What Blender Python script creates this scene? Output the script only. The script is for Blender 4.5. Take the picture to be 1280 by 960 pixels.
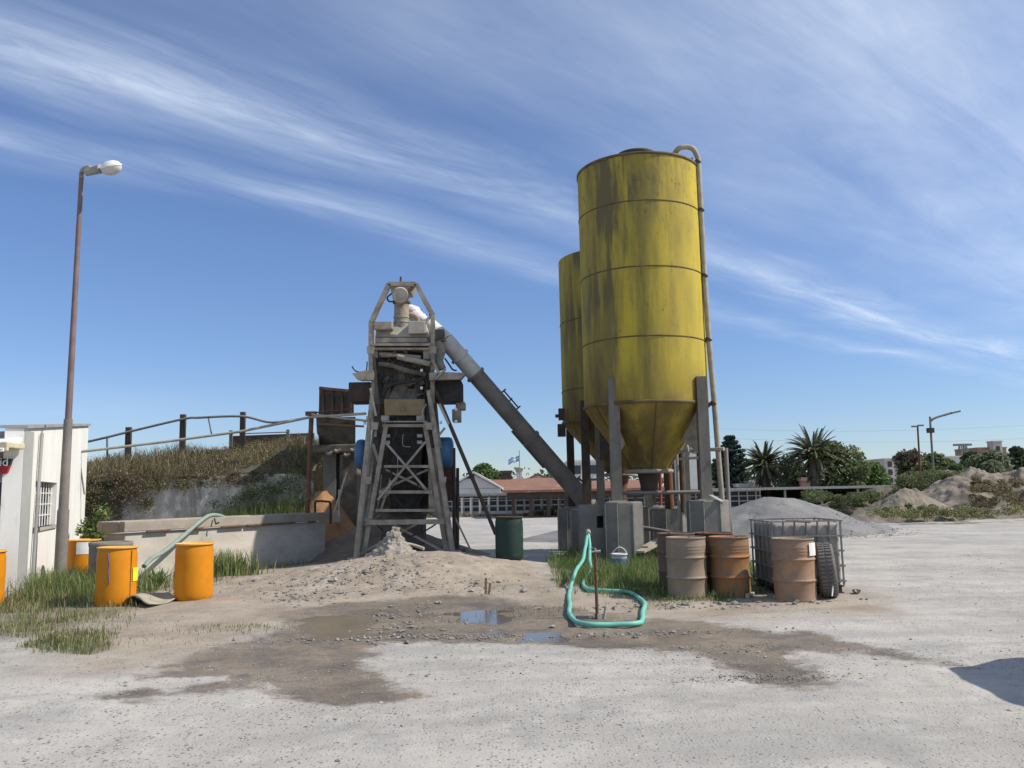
import bpy, math, random
import numpy as np
from mathutils import Vector, Matrix, noise as mnoise
random.seed(7); rng = np.random.default_rng(7)
R = math.radians
scene = bpy.context.scene
for o in list(bpy.data.objects): bpy.data.objects.remove(o)
col = scene.collection

# ------------------------------------------------------------------ camera
F_PX = 1065.0; PITCH = R(7.2); ROLL = R(1.1); CAM = Vector((0, 0, 1.6))
cf = Vector((0, math.cos(PITCH), math.sin(PITCH)))
cr0 = Vector((1, 0, 0)); cu0 = Vector((0, -math.sin(PITCH), math.cos(PITCH)))
cr = cr0*math.cos(ROLL) - cu0*math.sin(ROLL)
cu = cu0*math.cos(ROLL) + cr0*math.sin(ROLL)
cd = bpy.data.cameras.new('camera'); cam = bpy.data.objects.new('camera', cd); col.objects.link(cam)
cd.sensor_width = 36; cd.lens = 36*F_PX/1280; cd.clip_end = 5000; cd.clip_start = 0.05
m = Matrix((cr, cu, -cf)).transposed().to_4x4(); m.translation = CAM
cam.matrix_world = m
scene.camera = cam

# ------------------------------------------------------------------ sun, sky, exposure
SUN_AZ = 83.0      # degrees from -Y (towards the camera) round to +X
SUN_EL = 45.0
sd = Vector((math.sin(R(SUN_AZ))*math.cos(R(SUN_EL)), -math.cos(R(SUN_AZ))*math.cos(R(SUN_EL)), math.sin(R(SUN_EL))))
sl = bpy.data.lights.new('sun', 'SUN'); sun = bpy.data.objects.new('sun', sl); col.objects.link(sun)
sl.energy = 4.6; sl.angle = R(0.55); sl.color = (1.0, 0.93, 0.82)
sun.rotation_euler = sd.to_track_quat('Z', 'Y').to_euler()
scene.view_settings.view_transform = 'Standard'; scene.view_settings.look = 'None'
scene.view_settings.exposure = 0.2; scene.view_settings.gamma = 1

world = bpy.data.worlds.new('World'); scene.world = world; world.use_nodes = True
nt = world.node_tree; nt.nodes.clear()
def N(t, typ, **kw):
    n = t.nodes.new(typ)
    for k, v in kw.items():
        if k == 'inp':
            for i, val in v.items(): n.inputs[i].default_value = val
        else: setattr(n, k, v)
    return n
def mth(t, op, a, b=None, c=None, clamp=False):
    n = t.nodes.new('ShaderNodeMath'); n.operation = op; n.use_clamp = clamp
    for i, v in enumerate((a, b, c)):
        if v is None: continue
        if isinstance(v, (int, float)): n.inputs[i].default_value = v
        else: t.links.new(v, n.inputs[i])
    return n.outputs[0]
def ramp(t, fac, stops):
    n = t.nodes.new('ShaderNodeValToRGB'); e = n.color_ramp.elements
    while len(e) < len(stops): e.new(0.5)
    for s, (p, c) in zip(e, stops):
        s.position = p; s.color = (c, c, c, 1) if isinstance(c, (int, float)) else (*c, 1)
    t.links.new(fac, n.inputs[0]); return n.outputs[0]
def mixc(t, fac, a, b, typ='MIX'):
    n = t.nodes.new('ShaderNodeMix'); n.data_type = 'RGBA'; n.blend_type = typ
    for s, v in ((n.inputs[0], fac), (n.inputs[6], a), (n.inputs[7], b)):
        if isinstance(v, (int, float)): s.default_value = v
        elif isinstance(v, tuple): s.default_value = (*v, 1)
        else: t.links.new(v, s)
    return n.outputs[2]
sky = N(nt, 'ShaderNodeTexSky', sky_type='NISHITA', sun_disc=False)
sky.sun_elevation = R(SUN_EL); sky.sun_rotation = math.atan2(sd.x, sd.y)
sky.air_density = 1.0; sky.dust_density = 0.1; sky.ozone_density = 3.0; sky.altitude = 30
tc = N(nt, 'ShaderNodeTexCoord'); sep = N(nt, 'ShaderNodeSeparateXYZ'); nt.links.new(tc.outputs['Generated'], sep.inputs[0])
zc = mth(nt, 'MAXIMUM', sep.outputs[2], 0.03)
px_ = mth(nt, 'DIVIDE', sep.outputs[0], zc); py_ = mth(nt, 'DIVIDE', sep.outputs[1], zc)
u_ = mth(nt, 'MULTIPLY', mth(nt, 'ADD', px_, py_), 0.7071); v_ = mth(nt, 'MULTIPLY', mth(nt, 'SUBTRACT', py_, px_), 0.7071)
def skynoise(su, sv, scale, detail, rough, off, dist=0.0):
    cb = N(nt, 'ShaderNodeCombineXYZ'); nt.links.new(mth(nt, 'MULTIPLY', u_, su), cb.inputs[0]); nt.links.new(mth(nt, 'MULTIPLY', v_, sv), cb.inputs[1]); cb.inputs[2].default_value = off
    n = N(nt, 'ShaderNodeTexNoise', inp={'Scale': scale, 'Detail': detail, 'Roughness': rough, 'Distortion': dist}); nt.links.new(cb.outputs[0], n.inputs['Vector']); return n.outputs[0]
n_st = skynoise(0.35, 1.6, 2.0, 9, 0.62, 3.1, 0.6)      # streaks along the wind
n_fi = skynoise(1.0, 3.4, 4.0, 8, 0.68, 9.4, 0.9)        # fine fibres
n_big = skynoise(0.5, 0.7, 0.9, 4, 0.5, 5.7)             # where the sheet is thick
n_wob = skynoise(0.5, 0.3, 1.0, 3, 0.5, 1.7)
vv = mth(nt, 'ADD', v_, mth(nt, 'MULTIPLY', mth(nt, 'SUBTRACT', n_wob, 0.5), 0.9))
def band(c, w):      # soft band across v
    d = mth(nt, 'ABSOLUTE', mth(nt, 'SUBTRACT', vv, c)); return mth(nt, 'SUBTRACT', 1.0, mth(nt, 'DIVIDE', d, w), clamp=True)
b1 = mth(nt, 'MULTIPLY', mth(nt, 'POWER', band(1.95, 0.36), 1.2), 0.72)
b2 = mth(nt, 'MULTIPLY', mth(nt, 'POWER', band(2.5, 0.3), 1.3), 0.45)
sheet = mth(nt, 'MULTIPLY', mth(nt, 'SUBTRACT', 1.0, mth(nt, 'DIVIDE', mth(nt, 'SUBTRACT', vv, 0.7), 1.2), clamp=True), 1.0)
far_b = mth(nt, 'MULTIPLY', mth(nt, 'SUBTRACT', 1.0, mth(nt, 'DIVIDE', mth(nt, 'ABSOLUTE', mth(nt, 'SUBTRACT', mth(nt, 'DIVIDE', sep.outputs[2], 1.0), 0.09)), 0.035), clamp=True), mth(nt, 'SUBTRACT', 1.0, mth(nt, 'DIVIDE', mth(nt, 'ABSOLUTE', mth(nt, 'ADD', sep.outputs[0], 0.42)), 0.2), clamp=True))
tex = mth(nt, 'MULTIPLY', ramp(nt, n_st, [(0.34, 0.0), (0.70, 1.0)]), ramp(nt, n_fi, [(0.2, 0.45), (0.75, 1.0)]))
big = ramp(nt, n_big, [(0.3, 0.55), (0.62, 1.0)])
bands = mth(nt, 'MULTIPLY', mth(nt, 'ADD', mth(nt, 'MAXIMUM', b1, b2), mth(nt, 'MULTIPLY', sheet, 0.30)), mth(nt, 'ADD', mth(nt, 'MULTIPLY', tex, 1.45), 0.10))
soft = mth(nt, 'MULTIPLY', mth(nt, 'MULTIPLY', sheet, 0.46), ramp(nt, skynoise(0.5, 0.9, 1.6, 5, 0.55, 12.0, 0.4), [(0.30, 0.25), (0.66, 1.0)]))
cl = mth(nt, 'MULTIPLY', mth(nt, 'ADD', mth(nt, 'ADD', bands, soft), mth(nt, 'MULTIPLY', far_b, 0.18)), big, clamp=True)
lowfade = ramp(nt, sep.outputs[2], [(0.04, 0.0), (0.13, 1.0)])
cl = mth(nt, 'MULTIPLY', cl, lowfade, clamp=True)
hsv = N(nt, 'ShaderNodeHueSaturation', inp={'Saturation': 0.98, 'Value': 1.0}); nt.links.new(sky.outputs[0], hsv.inputs['Color'])
elr = ramp(nt, sep.outputs[2], [(0.0, 0.0), (0.30, 1.0)])
tint = mixc(nt, elr, (0.86, 0.97, 1.23), (0.97, 1.07, 1.32))
blue = mixc(nt, 1.0, hsv.outputs[0], tint, 'MULTIPLY')
skc = mixc(nt, mth(nt, 'MULTIPLY', cl, 0.85), blue, (8.4, 9.5, 11.0))
bg = N(nt, 'ShaderNodeBackground', inp={'Strength': 0.088}); nt.links.new(skc, bg.inputs[0])
wo = N(nt, 'ShaderNodeOutputWorld'); nt.links.new(bg.outputs[0], wo.inputs[0])

# ------------------------------------------------------------------ helpers
def ray(px, py): return cr*((px-640)/F_PX) + cu*((480-py)/F_PX) + cf
def P(px, py, Y):
    d = ray(px, py); return CAM + d*(Y/d.y)
def G(px, py, z=0.0):
    d = ray(px, py); return CAM + d*((z-CAM.z)/d.z)
org = {}
def tag(o, label=None, cat=None, group=None, kind=None):
    if label: o['label'] = label
    if cat: o['category'] = cat
    if group: o['group'] = group
    if kind: o['kind'] = kind
    return o
def thing(name, label, cat, loc=(0, 0, 0), group=None, rz=0):
    o = bpy.data.objects.new(name, None); o.empty_display_size = 0.2; col.objects.link(o)
    o.location = loc; o.rotation_euler.z = rz; org[o.name] = Vector(loc)
    return tag(o, label, cat, group)
def copy_tree(o, parent=None):
    c = o.copy(); col.objects.link(c); c.parent = parent
    for ch in [x for x in bpy.data.objects if x.parent == o]: copy_tree(ch, c)
    return c
class MB:
    def __init__(s): s.v = []; s.f = []; s.sm = []
    def add(s, vs, fs, smooth=False):
        b = len(s.v); s.v += [tuple(v) for v in vs]; s.f += [tuple(i+b for i in f) for f in fs]; s.sm += [smooth]*len(fs)
    def box(s, c, size, rz=0, rot=None, taper=1.0):
        c = Vector(c); hx, hy, hz = size[0]/2, size[1]/2, size[2]/2
        mt = rot if rot is not None else Matrix.Rotation(rz, 3, 'Z')
        vs = []
        for z in (-1, 1):
            t = taper if z > 0 else 1
            for x, y in ((-1, -1), (1, -1), (1, 1), (-1, 1)): vs.append(c + mt @ Vector((x*hx*t, y*hy*t, z*hz)))
        s.add(vs, [(3, 2, 1, 0), (4, 5, 6, 7), (0, 1, 5, 4), (1, 2, 6, 5), (2, 3, 7, 6), (3, 0, 4, 7)]); return s
    def bar(s, a, b, w, t=None, up=(0, 0, 1)):       # flat bar from a to b
        a, b = Vector(a), Vector(b); t = t or w; d = (b-a); L = d.length; d.normalize()
        up = Vector(up)
        if abs(d.dot(up)) > 0.97: up = Vector((0, 1, 0))
        x = d.cross(up).normalized(); y = x.cross(d).normalized()
        s.box((a+b)/2, (w, t, L), rot=Matrix((x, y, d)).transposed()); return s
    def cyl(s, a, b, r0, r1=None, n=14, caps=True, smooth=True):
        a, b = Vector(a), Vector(b); r1 = r0 if r1 is None else r1
        d = (b-a).normalized(); h = Vector((0, 0, 1)) if abs(d.z) < .9 else Vector((1, 0, 0))
        x = d.cross(h).normalized(); y = d.cross(x)
        vs = []
        for p, r in ((a, r0), (b, r1)):
            for i in range(n):
                an = 2*math.pi*i/n; vs.append(p + (x*math.cos(an)+y*math.sin(an))*r)
        s.add(vs, [(i, (i+1) % n, n+(i+1) % n, n+i) for i in range(n)], smooth)
        if caps: s.add(vs, [tuple(range(n))[::-1], tuple(range(n, 2*n))])
        return s
    def tube(s, pts, r, n=10, caps=True):
        pts = [Vector(p) for p in pts]; rr = r if isinstance(r, (list, tuple)) else [r]*len(pts)
        vs = []; px = None
        for i, p in enumerate(pts):
            d = (pts[min(i+1, len(pts)-1)] - pts[max(i-1, 0)]).normalized()
            if px is None:
                h = Vector((0, 0, 1)) if abs(d.z) < .9 else Vector((1, 0, 0)); x = d.cross(h).normalized()
            else:
                x = px - d*px.dot(d); x.normalize()
            px = x; y = d.cross(x)
            for k in range(n):
                an = 2*math.pi*k/n; vs.append(p + (x*math.cos(an)+y*math.sin(an))*rr[i])
        fs = [(i*n+k, i*n+(k+1) % n, (i+1)*n+(k+1) % n, (i+1)*n+k) for i in range(len(pts)-1) for k in range(n)]
        s.add(vs, fs, True)
        if caps:
            m_ = (len(pts)-1)*n; s.add(vs, [tuple(range(n))[::-1], tuple(range(m_, m_+n))])
        return s
    def lathe(s, prof, c=(0, 0, 0), n=32, smooth=True, axis=None):
        c = Vector(c); vs = []
        mt = axis if axis is not None else Matrix.Identity(3)
        for r, z in prof:
            for k in range(n):
                an = 2*math.pi*k/n; vs.append(c + mt @ Vector((r*math.cos(an), r*math.sin(an), z)))
        fs = [(i*n+k, i*n+(k+1) % n, (i+1)*n+(k+1) % n, (i+1)*n+k) for i in range(len(prof)-1) for k in range(n)]
        s.add(vs, fs, smooth); return s
    def prism(s, poly, ext):
        poly = [Vector(p) for p in poly]; ext = Vector(ext); n = len(poly)
        nrm = Vector((0, 0, 0))
        for i in range(n): nrm += poly[i].cross(poly[(i+1) % n])
        if nrm.dot(ext) > 0: poly = poly[::-1]
        vs = poly + [p+ext for p in poly]
        s.add(vs, [tuple(range(n)), tuple(range(n, 2*n))[::-1]] + [((i+1) % n, i, n+i, n+(i+1) % n) for i in range(n)]); return s
    def build(s, name, mat, parent=None, label=None, cat=None, group=None, kind=None, bevel=0):
        o0 = org.get(parent.name, Vector((0, 0, 0))) if parent else Vector((0, 0, 0))
        vs = [(v[0]-o0.x, v[1]-o0.y, v[2]-o0.z) for v in s.v]
        me = bpy.data.meshes.new(name); me.from_pydata(vs, [], s.f); me.polygons.foreach_set('use_smooth', s.sm)
        me.materials.append(mat); me.update()
        o = bpy.data.objects.new(name, me); col.objects.link(o)
        if parent: o.parent = parent; org[o.name] = o0.copy()
        else: org[o.name] = Vector((0, 0, 0))
        if bevel:
            b = o.modifiers.new('bevel', 'BEVEL'); b.width = bevel; b.segments = 2; b.limit_method = 'ANGLE'; b.angle_limit = R(40)
        return tag(o, label, cat, group, kind)
def npmesh(name, V, Fq, mat, smooth=False, k=4, parent=None):
    """V (n,3), Fq (m,k) -> object, built fast"""
    me = bpy.data.meshes.new(name); me.vertices.add(len(V)); me.vertices.foreach_set('co', np.asarray(V, dtype=np.float32).ravel())
    m_ = len(Fq); me.loops.add(m_*k); me.loops.foreach_set('vertex_index', np.asarray(Fq, dtype=np.int32).ravel())
    me.polygons.add(m_); me.polygons.foreach_set('loop_start', np.arange(m_, dtype=np.int32)*k)
    me.polygons.foreach_set('use_smooth', np.full(m_, smooth)); me.materials.append(mat); me.update(calc_edges=True); me.validate()
    o = bpy.data.objects.new(name, me); col.objects.link(o); org[o.name] = Vector((0, 0, 0))
    if parent: o.parent = parent
    return o
def smooth_path(pts, k=6):
    pts = [Vector(p) for p in pts]; out = []
    for i in range(len(pts)-1):
        p0 = pts[max(i-1, 0)]; p1 = pts[i]; p2 = pts[i+1]; p3 = pts[min(i+2, len(pts)-1)]
        for j in range(k):
            t = j/k; out.append(0.5*((2*p1)+(p2-p0)*t+(2*p0-5*p1+4*p2-p3)*t*t+(3*p1-p0-3*p2+p3)*t**3))
    out.append(pts[-1]); return out

# value noise in numpy for ground relief
_perm = rng.random((256, 256))
def vnoise(x, y):
    xi = np.floor(x).astype(int); yi = np.floor(y).astype(int); fx = x-xi; fy = y-yi
    fx = fx*fx*(3-2*fx); fy = fy*fy*(3-2*fy)
    g = lambda a, b: _perm[a & 255, b & 255]
    return (g(xi, yi)*(1-fx)+g(xi+1, yi)*fx)*(1-fy) + (g(xi, yi+1)*(1-fx)+g(xi+1, yi+1)*fx)*fy
def fbm(x, y, o=4):
    s = 0; a = 1; t = 0
    for i in range(o):
        s = s + a*(vnoise(x*2**i+17*i, y*2**i+31*i)-.5); t += a; a *= .5
    return s/t*2

# ------------------------------------------------------------------ materials
def new_mat(name):
    m_ = bpy.data.materials.new(name); m_.use_nodes = True; t = m_.node_tree
    return m_, t, t.nodes['Principled BSDF']
def dirty(name, c1, c2, scale=3.0, rough=0.7, metal=0.0, bump=0.3, bscale=40.0, c3=None, t3=(0.58, 0.68), stretch=(1, 1, 1), spec=0.3, lo=0.38, hi=0.64, rand=0.0):
    m_, t, b = new_mat(name)
    co = N(t, 'ShaderNodeTexCoord'); mp = N(t, 'ShaderNodeMapping'); mp.inputs['Scale'].default_value = stretch
    t.links.new(co.outputs['Object'], mp.inputs[0])
    n1 = N(t, 'ShaderNodeTexNoise', inp={'Scale': scale, 'Detail': 9, 'Roughness': .62}); t.links.new(mp.outputs[0], n1.inputs['Vector'])
    c = mixc(t, ramp(t, n1.outputs[0], [(lo, 0.0), (hi, 1.0)]), c1, c2)
    if c3:
        n3 = N(t, 'ShaderNodeTexNoise', inp={'Scale': scale*2.7, 'Detail': 8, 'Roughness': .7}); mp3 = N(t, 'ShaderNodeMapping'); mp3.inputs['Location'].default_value = (5, 3, 8); mp3.inputs['Scale'].default_value = stretch
        t.links.new(co.outputs['Object'], mp3.inputs[0]); t.links.new(mp3.outputs[0], n3.inputs['Vector'])
        c = mixc(t, ramp(t, n3.outputs[0], [(t3[0], 0.0), (t3[1], 1.0)]), c, c3)
    if rand:
        g = N(t, 'ShaderNodeNewGeometry'); hs = N(t, 'ShaderNodeHueSaturation')
        t.links.new(mth(t, 'ADD', mth(t, 'MULTIPLY', g.outputs['Random Per Island'], rand), 1-rand/2), hs.inputs['Value'])
        t.links.new(c, hs.inputs['Color']); c = hs.outputs[0]
    t.links.new(c, b.inputs['Base Color'])
    nb = N(t, 'ShaderNodeTexNoise', inp={'Scale': bscale, 'Detail': 6, 'Roughness': .6}); t.links.new(co.outputs['Object'], nb.inputs['Vector'])
    bp = N(t, 'ShaderNodeBump', inp={'Strength': bump, 'Distance': .02}); t.links.new(nb.outputs[0], bp.inputs['Height']); t.links.new(bp.outputs[0], b.inputs['Normal'])
    b.inputs['Roughness'].default_value = rough; b.inputs['Metallic'].default_value = metal; b.inputs['Specular IOR Level'].default_value = spec
    return m_
M = {}
M['cement_dust'] = dirty('cement_dust', (.36, .32, .26), (.22, .19, .155), 4, .9, c3=(.42, .38, .32), bump=.5)
M['cement_dark'] = dirty('cement_dark', (.085, .075, .065), (.16, .14, .115), 3.5, .9, c3=(.05, .045, .04), bump=.6, bscale=25)
M['pale_dust'] = dirty('pale_dust', (.42, .39, .33), (.33, .30, .25), 5, .9)
M['concrete'] = dirty('concrete', (.22, .21, .185), (.15, .145, .13), 2.2, .92, c3=(.12, .11, .10), t3=(.6, .75), bump=.5, bscale=60)
M['concrete_pale'] = dirty('concrete_pale', (.42, .39, .34), (.33, .30, .26), 1.6, .92, c3=(.22, .19, .16), t3=(.62, .78), bump=.4, stretch=(1, 1, 2.5))
M['rust'] = dirty('rust', (.17, .085, .05), (.10, .055, .04), 4, .85, c3=(.24, .13, .07), bump=.5)
M['pole_brown'] = dirty('pole_brown', (.20, .15, .15), (.15, .105, .10), 3, .7, c3=(.22, .11, .08), bump=.2)
M['rust_dark'] = dirty('rust_dark', (.055, .042, .036), (.09, .065, .05), 3, .85, c3=(.13, .08, .055), bump=.5)
M['trough'] = dirty('trough_render', (.50, .46, .40), (.38, .35, .30), 1.3, .92, c3=(.22, .19, .16), t3=(.60, .80), bump=.4, stretch=(1, 1, 2.0))
M['trough_lip'] = dirty('trough_lip', (.34, .30, .25), (.26, .23, .19), 2.0, .92, c3=(.18, .13, .10), t3=(.60, .80), bump=.5, stretch=(1, 1, 2.0))
M['cage'] = dirty('dusty_cage', (.27, .255, .23), (.18, .165, .145), 6, .7, .1, .2)
M['galv'] = dirty('galvanised', (.38, .37, .34), (.28, .27, .25), 6, .6, .3, .2)
M['pipe_tan'] = dirty('pipe_tan', (.36, .33, .26), (.27, .24, .19), 5, .65, c3=(.18, .13, .09), t3=(.62, .72))
M['pipe_grey'] = dirty('pipe_grey', (.22, .20, .18), (.16, .145, .13), 3, .7, c3=(.30, .27, .23), t3=(.6, .7), bump=.3)
M['pipe_white'] = dirty('pipe_white', (.62, .60, .56), (.50, .47, .42), 3, .6, c3=(.30, .27, .24), t3=(.6, .75))
M['white_cloth'] = dirty('white_cloth', (.72, .72, .72), (.60, .60, .60), 6, .9, bump=.8, bscale=18)
M['white_wall'] = dirty('white_wall', (.78, .78, .74), (.72, .71, .66), 1.0, .85, c3=(.52, .49, .43), t3=(.56, .78), stretch=(1.5, 1.5, .35), bump=.15)
M['wall_shade_grey'] = dirty('wall_shade_grey', (.33, .33, .315), (.25, .25, .24), 1.6, .88, c3=(.30, .30, .28), t3=(.60, .78), stretch=(1, 1, .5), bump=.2)  # shade of the white front put into the colour; pipe and coping reuse it
M['far_white'] = dirty('far_white', (.62, .61, .58), (.50, .48, .45), .5, .85)
M['far_beige'] = dirty('far_beige', (.50, .43, .36), (.42, .36, .30), .4, .85)
M['far_brick'] = dirty('far_brick', (.34, .20, .15), (.28, .17, .13), .6, .9)
M['dark_glass'] = dirty('dark_glass', (.018, .024, .032), (.03, .036, .045), .8, .25, spec=.5, bump=0)
M['cream'] = dirty('cream', (.58, .52, .36), (.50, .44, .30), 4, .7)
M['black_rubber'] = dirty('black_rubber', (.03, .03, .03), (.055, .052, .05), 6, .85)
M['tyre_dusty'] = dirty('tyre_dusty', (.12, .112, .10), (.17, .16, .145), 8, .95, c3=(.05, .05, .05))
M['blue_drum'] = dirty('blue_paint', (.045, .13, .26), (.07, .17, .30), 4, .55, c3=(.16, .2, .24), t3=(.62, .74))
M['green_drum'] = dirty('green_paint', (.016, .040, .032), (.014, .032, .027), 3, .6, c3=(.09, .10, .09), t3=(.6, .7))
M['orange'] = dirty('orange_plastic', (.60, .225, .006), (.52, .19, .006), 3, .5, bump=.08, spec=.25, c3=(.36, .17, .04), t3=(.58, .80))
M['orange_lid'] = dirty('orange_lid', (.78, .42, .10), (.70, .34, .06), 3, .5, bump=.05)
M['yellow_label'] = dirty('yellow_label', (.85, .78, .03), (.80, .72, .03), 3, .5)
M['blue_ink'] = dirty('blue_ink', (.10, .09, .25), (.16, .13, .25), 8, .6)
M['white_paint'] = dirty('white_paint', (.78, .78, .76), (.66, .66, .62), 5, .5)
M['tan_drum'] = dirty('tan_drum', (.27, .205, .145), (.20, .16, .12), 3, .6, c3=(.20, .15, .11), t3=(.58, .72), bump=.2)
M['rusty_orange_drum'] = dirty('rusty_orange_drum', (.33, .15, .05), (.19, .115, .065), 2.5, .7, c3=(.17, .14, .10), t3=(.48, .64), bump=.3)
M['brown_drum'] = dirty('brown_drum', (.14, .085, .06), (.09, .065, .05), 3, .75, c3=(.22, .12, .06), t3=(.6, .72))
M['orange_tan_drum'] = dirty('orange_tan_drum', (.37, .21, .12), (.25, .17, .12), 2.6, .65, c3=(.20, .165, .135), t3=(.50, .68), bump=.2)
M['ibc_plastic'] = dirty('ibc_plastic', (.31, .285, .245), (.21, .19, .165), 2.5, .5, c3=(.18, .17, .15), t3=(.58, .74), bump=.2)
M['hose_green'] = dirty('hose_green', (.15, .50, .40), (.16, .42, .34), 9, .5, spec=.35, bump=.1, c3=(.30, .44, .36), t3=(.60, .72))
M['hose_pale'] = dirty('hose_pale', (.24, .31, .26), (.20, .25, .215), 9, .55, bump=.1)
M['bluewhite'] = dirty('bucket_white', (.66, .66, .66), (.5, .5, .5), 8, .5)
M['bucket_blue'] = dirty('bucket_blue', (.06, .16, .36), (.09, .2, .38), 8, .5)
M['sand'] = dirty('orange_sand', (.40, .22, .11), (.32, .175, .09), 2.2, .98, c3=(.45, .29, .17), bump=1.0, bscale=30)
M['tile_red'] = dirty('red_roof', (.25, .125, .085), (.19, .105, .075), .6, .9, c3=(.38, .25, .19), t3=(.56, .66), stretch=(1, 1, 1), bump=.4, bscale=4)
M['paper'] = dirty('old_carton', (.36, .33, .26), (.28, .25, .19), 3, .9, bump=.4, bscale=20)
M['red_paint'] = dirty('red_paint', (.34, .04, .03), (.28, .04, .03), 5, .6)
M['navy'] = dirty('sign_navy', (.012, .018, .04), (.02, .025, .05), 5, .4, bump=0)
M['sign_red'] = dirty('sign_red', (.36, .02, .03), (.30, .02, .03), 5, .4, bump=0)
M['bark'] = dirty('bark', (.11, .085, .06), (.07, .055, .04), 2, .95, bump=.8, bscale=12)
M['palm_bark'] = dirty('palm_bark', (.15, .11, .075), (.09, .07, .05), 2, .95, bump=1, bscale=8)
M['spilt_concrete'] = dirty('spilt_concrete', (.33, .30, .26), (.24, .22, .19), 6, .95, c3=(.15, .14, .12), t3=(.56, .66), bump=1.0, bscale=22)
M['stone'] = dirty('stone', (.34, .32, .29), (.22, .21, .19), 5, .95, rand=.7)
M['rubble'] = dirty('rubble', (.27, .25, .22), (.17, .16, .145), 5, .95, rand=.6)
M['leg_grey'] = dirty('leg_grey', (.21, .19, .16), (.14, .125, .105), 3, .8, c3=(.10, .085, .07), t3=(.55, .70), stretch=(1, 1, .4))
M['brown_dirt'] = dirty('brown_dirt', (.24, .185, .14), (.17, .135, .105), 1.6, .98, c3=(.29, .23, .18), bump=1.0, bscale=18)
M['grey_gravel'] = dirty('grey_gravel', (.17, .17, .17), (.22, .216, .21), .9, .97, c3=(.12, .12, .12), t3=(.52, .70), bump=1.0, bscale=9)
M['muddy_water'] = dirty('muddy_water', (.21, .175, .12), (.17, .14, .10), 1.5, .22, bump=.05, spec=.5)
M['plate_tan'] = dirty('plate_tan', (.26, .19, .11), (.2, .15, .09), 5, .85)

def leafmat(name, c1, c2, c3=None, rand=.8, trans=.35, scale=.6):
    m_, t, b = new_mat(name)
    g = N(t, 'ShaderNodeNewGeometry'); co = N(t, 'ShaderNodeTexCoord')
    n1 = N(t, 'ShaderNodeTexNoise', inp={'Scale': scale, 'Detail': 3}); t.links.new(co.outputs['Object'], n1.inputs['Vector'])
    c = mixc(t, ramp(t, n1.outputs[0], [(.4, 0.0), (.6, 1.0)]), c1, c2)
    if c3: c = mixc(t, ramp(t, g.outputs['Random Per Island'], [(.72, 0.0), (.8, 1.0)]), c, c3)
    hs = N(t, 'ShaderNodeHueSaturation'); t.links.new(mth(t, 'ADD', mth(t, 'MULTIPLY', g.outputs['Random Per Island'], rand), 1-rand/2), hs.inputs['Value']); t.links.new(c, hs.inputs['Color'])
    t.links.new(hs.outputs[0], b.inputs['Base Color']); b.inputs['Roughness'].default_value = .7; b.inputs['Specular IOR Level'].default_value = .2
    tr = N(t, 'ShaderNodeBsdfTranslucent'); t.links.new(hs.outputs[0], tr.inputs[0])
    mx = N(t, 'ShaderNodeMixShader', inp={0: trans}); t.links.new(b.outputs[0], mx.inputs[1]); t.links.new(tr.outputs[0], mx.inputs[2])
    t.links.new(mx.outputs[0], t.nodes['Material Output'].inputs[0]); return m_
M['grass'] = leafmat('grass_blades', (.13, .175, .06), (.20, .21, .09), (.33, .29, .17))
M['weed'] = leafmat('weeds', (.12, .19, .055), (.17, .24, .08), (.26, .25, .12))
M['drygrass'] = leafmat('dry_bank_growth', (.14, .13, .07), (.22, .18, .10), (.30, .25, .16), scale=.5)
M['scrub'] = leafmat('scrub', (.17, .135, .085), (.19, .20, .085), (.30, .23, .16), scale=.9)
M['bankgreen'] = leafmat('bank_green', (.11, .17, .05), (.16, .20, .07), (.24, .23, .11))
M['conifer'] = leafmat('conifer_needles', (.035, .065, .05), (.045, .08, .055), trans=.1)
M['palm'] = leafmat('palm_fronds', (.06, .085, .04), (.09, .11, .05), (.16, .13, .08), trans=.15)
M['palm_dry'] = leafmat('palm_dead_fronds', (.12, .11, .075), (.16, .14, .10), trans=.1)
M['tree_olive'] = leafmat('tree_olive', (.12, .15, .065), (.17, .19, .09))
M['tree_green'] = leafmat('tree_green', (.10, .17, .05), (.13, .20, .07))
M['tree_dark'] = leafmat('tree_dark', (.06, .09, .045), (.085, .11, .06))
M['tree_brown'] = leafmat('tree_brown', (.13, .11, .085), (.12, .14, .07), (.20, .13, .11))
M['tree_pale'] = leafmat('tree_pale', (.21, .23, .14), (.17, .20, .11))

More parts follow.
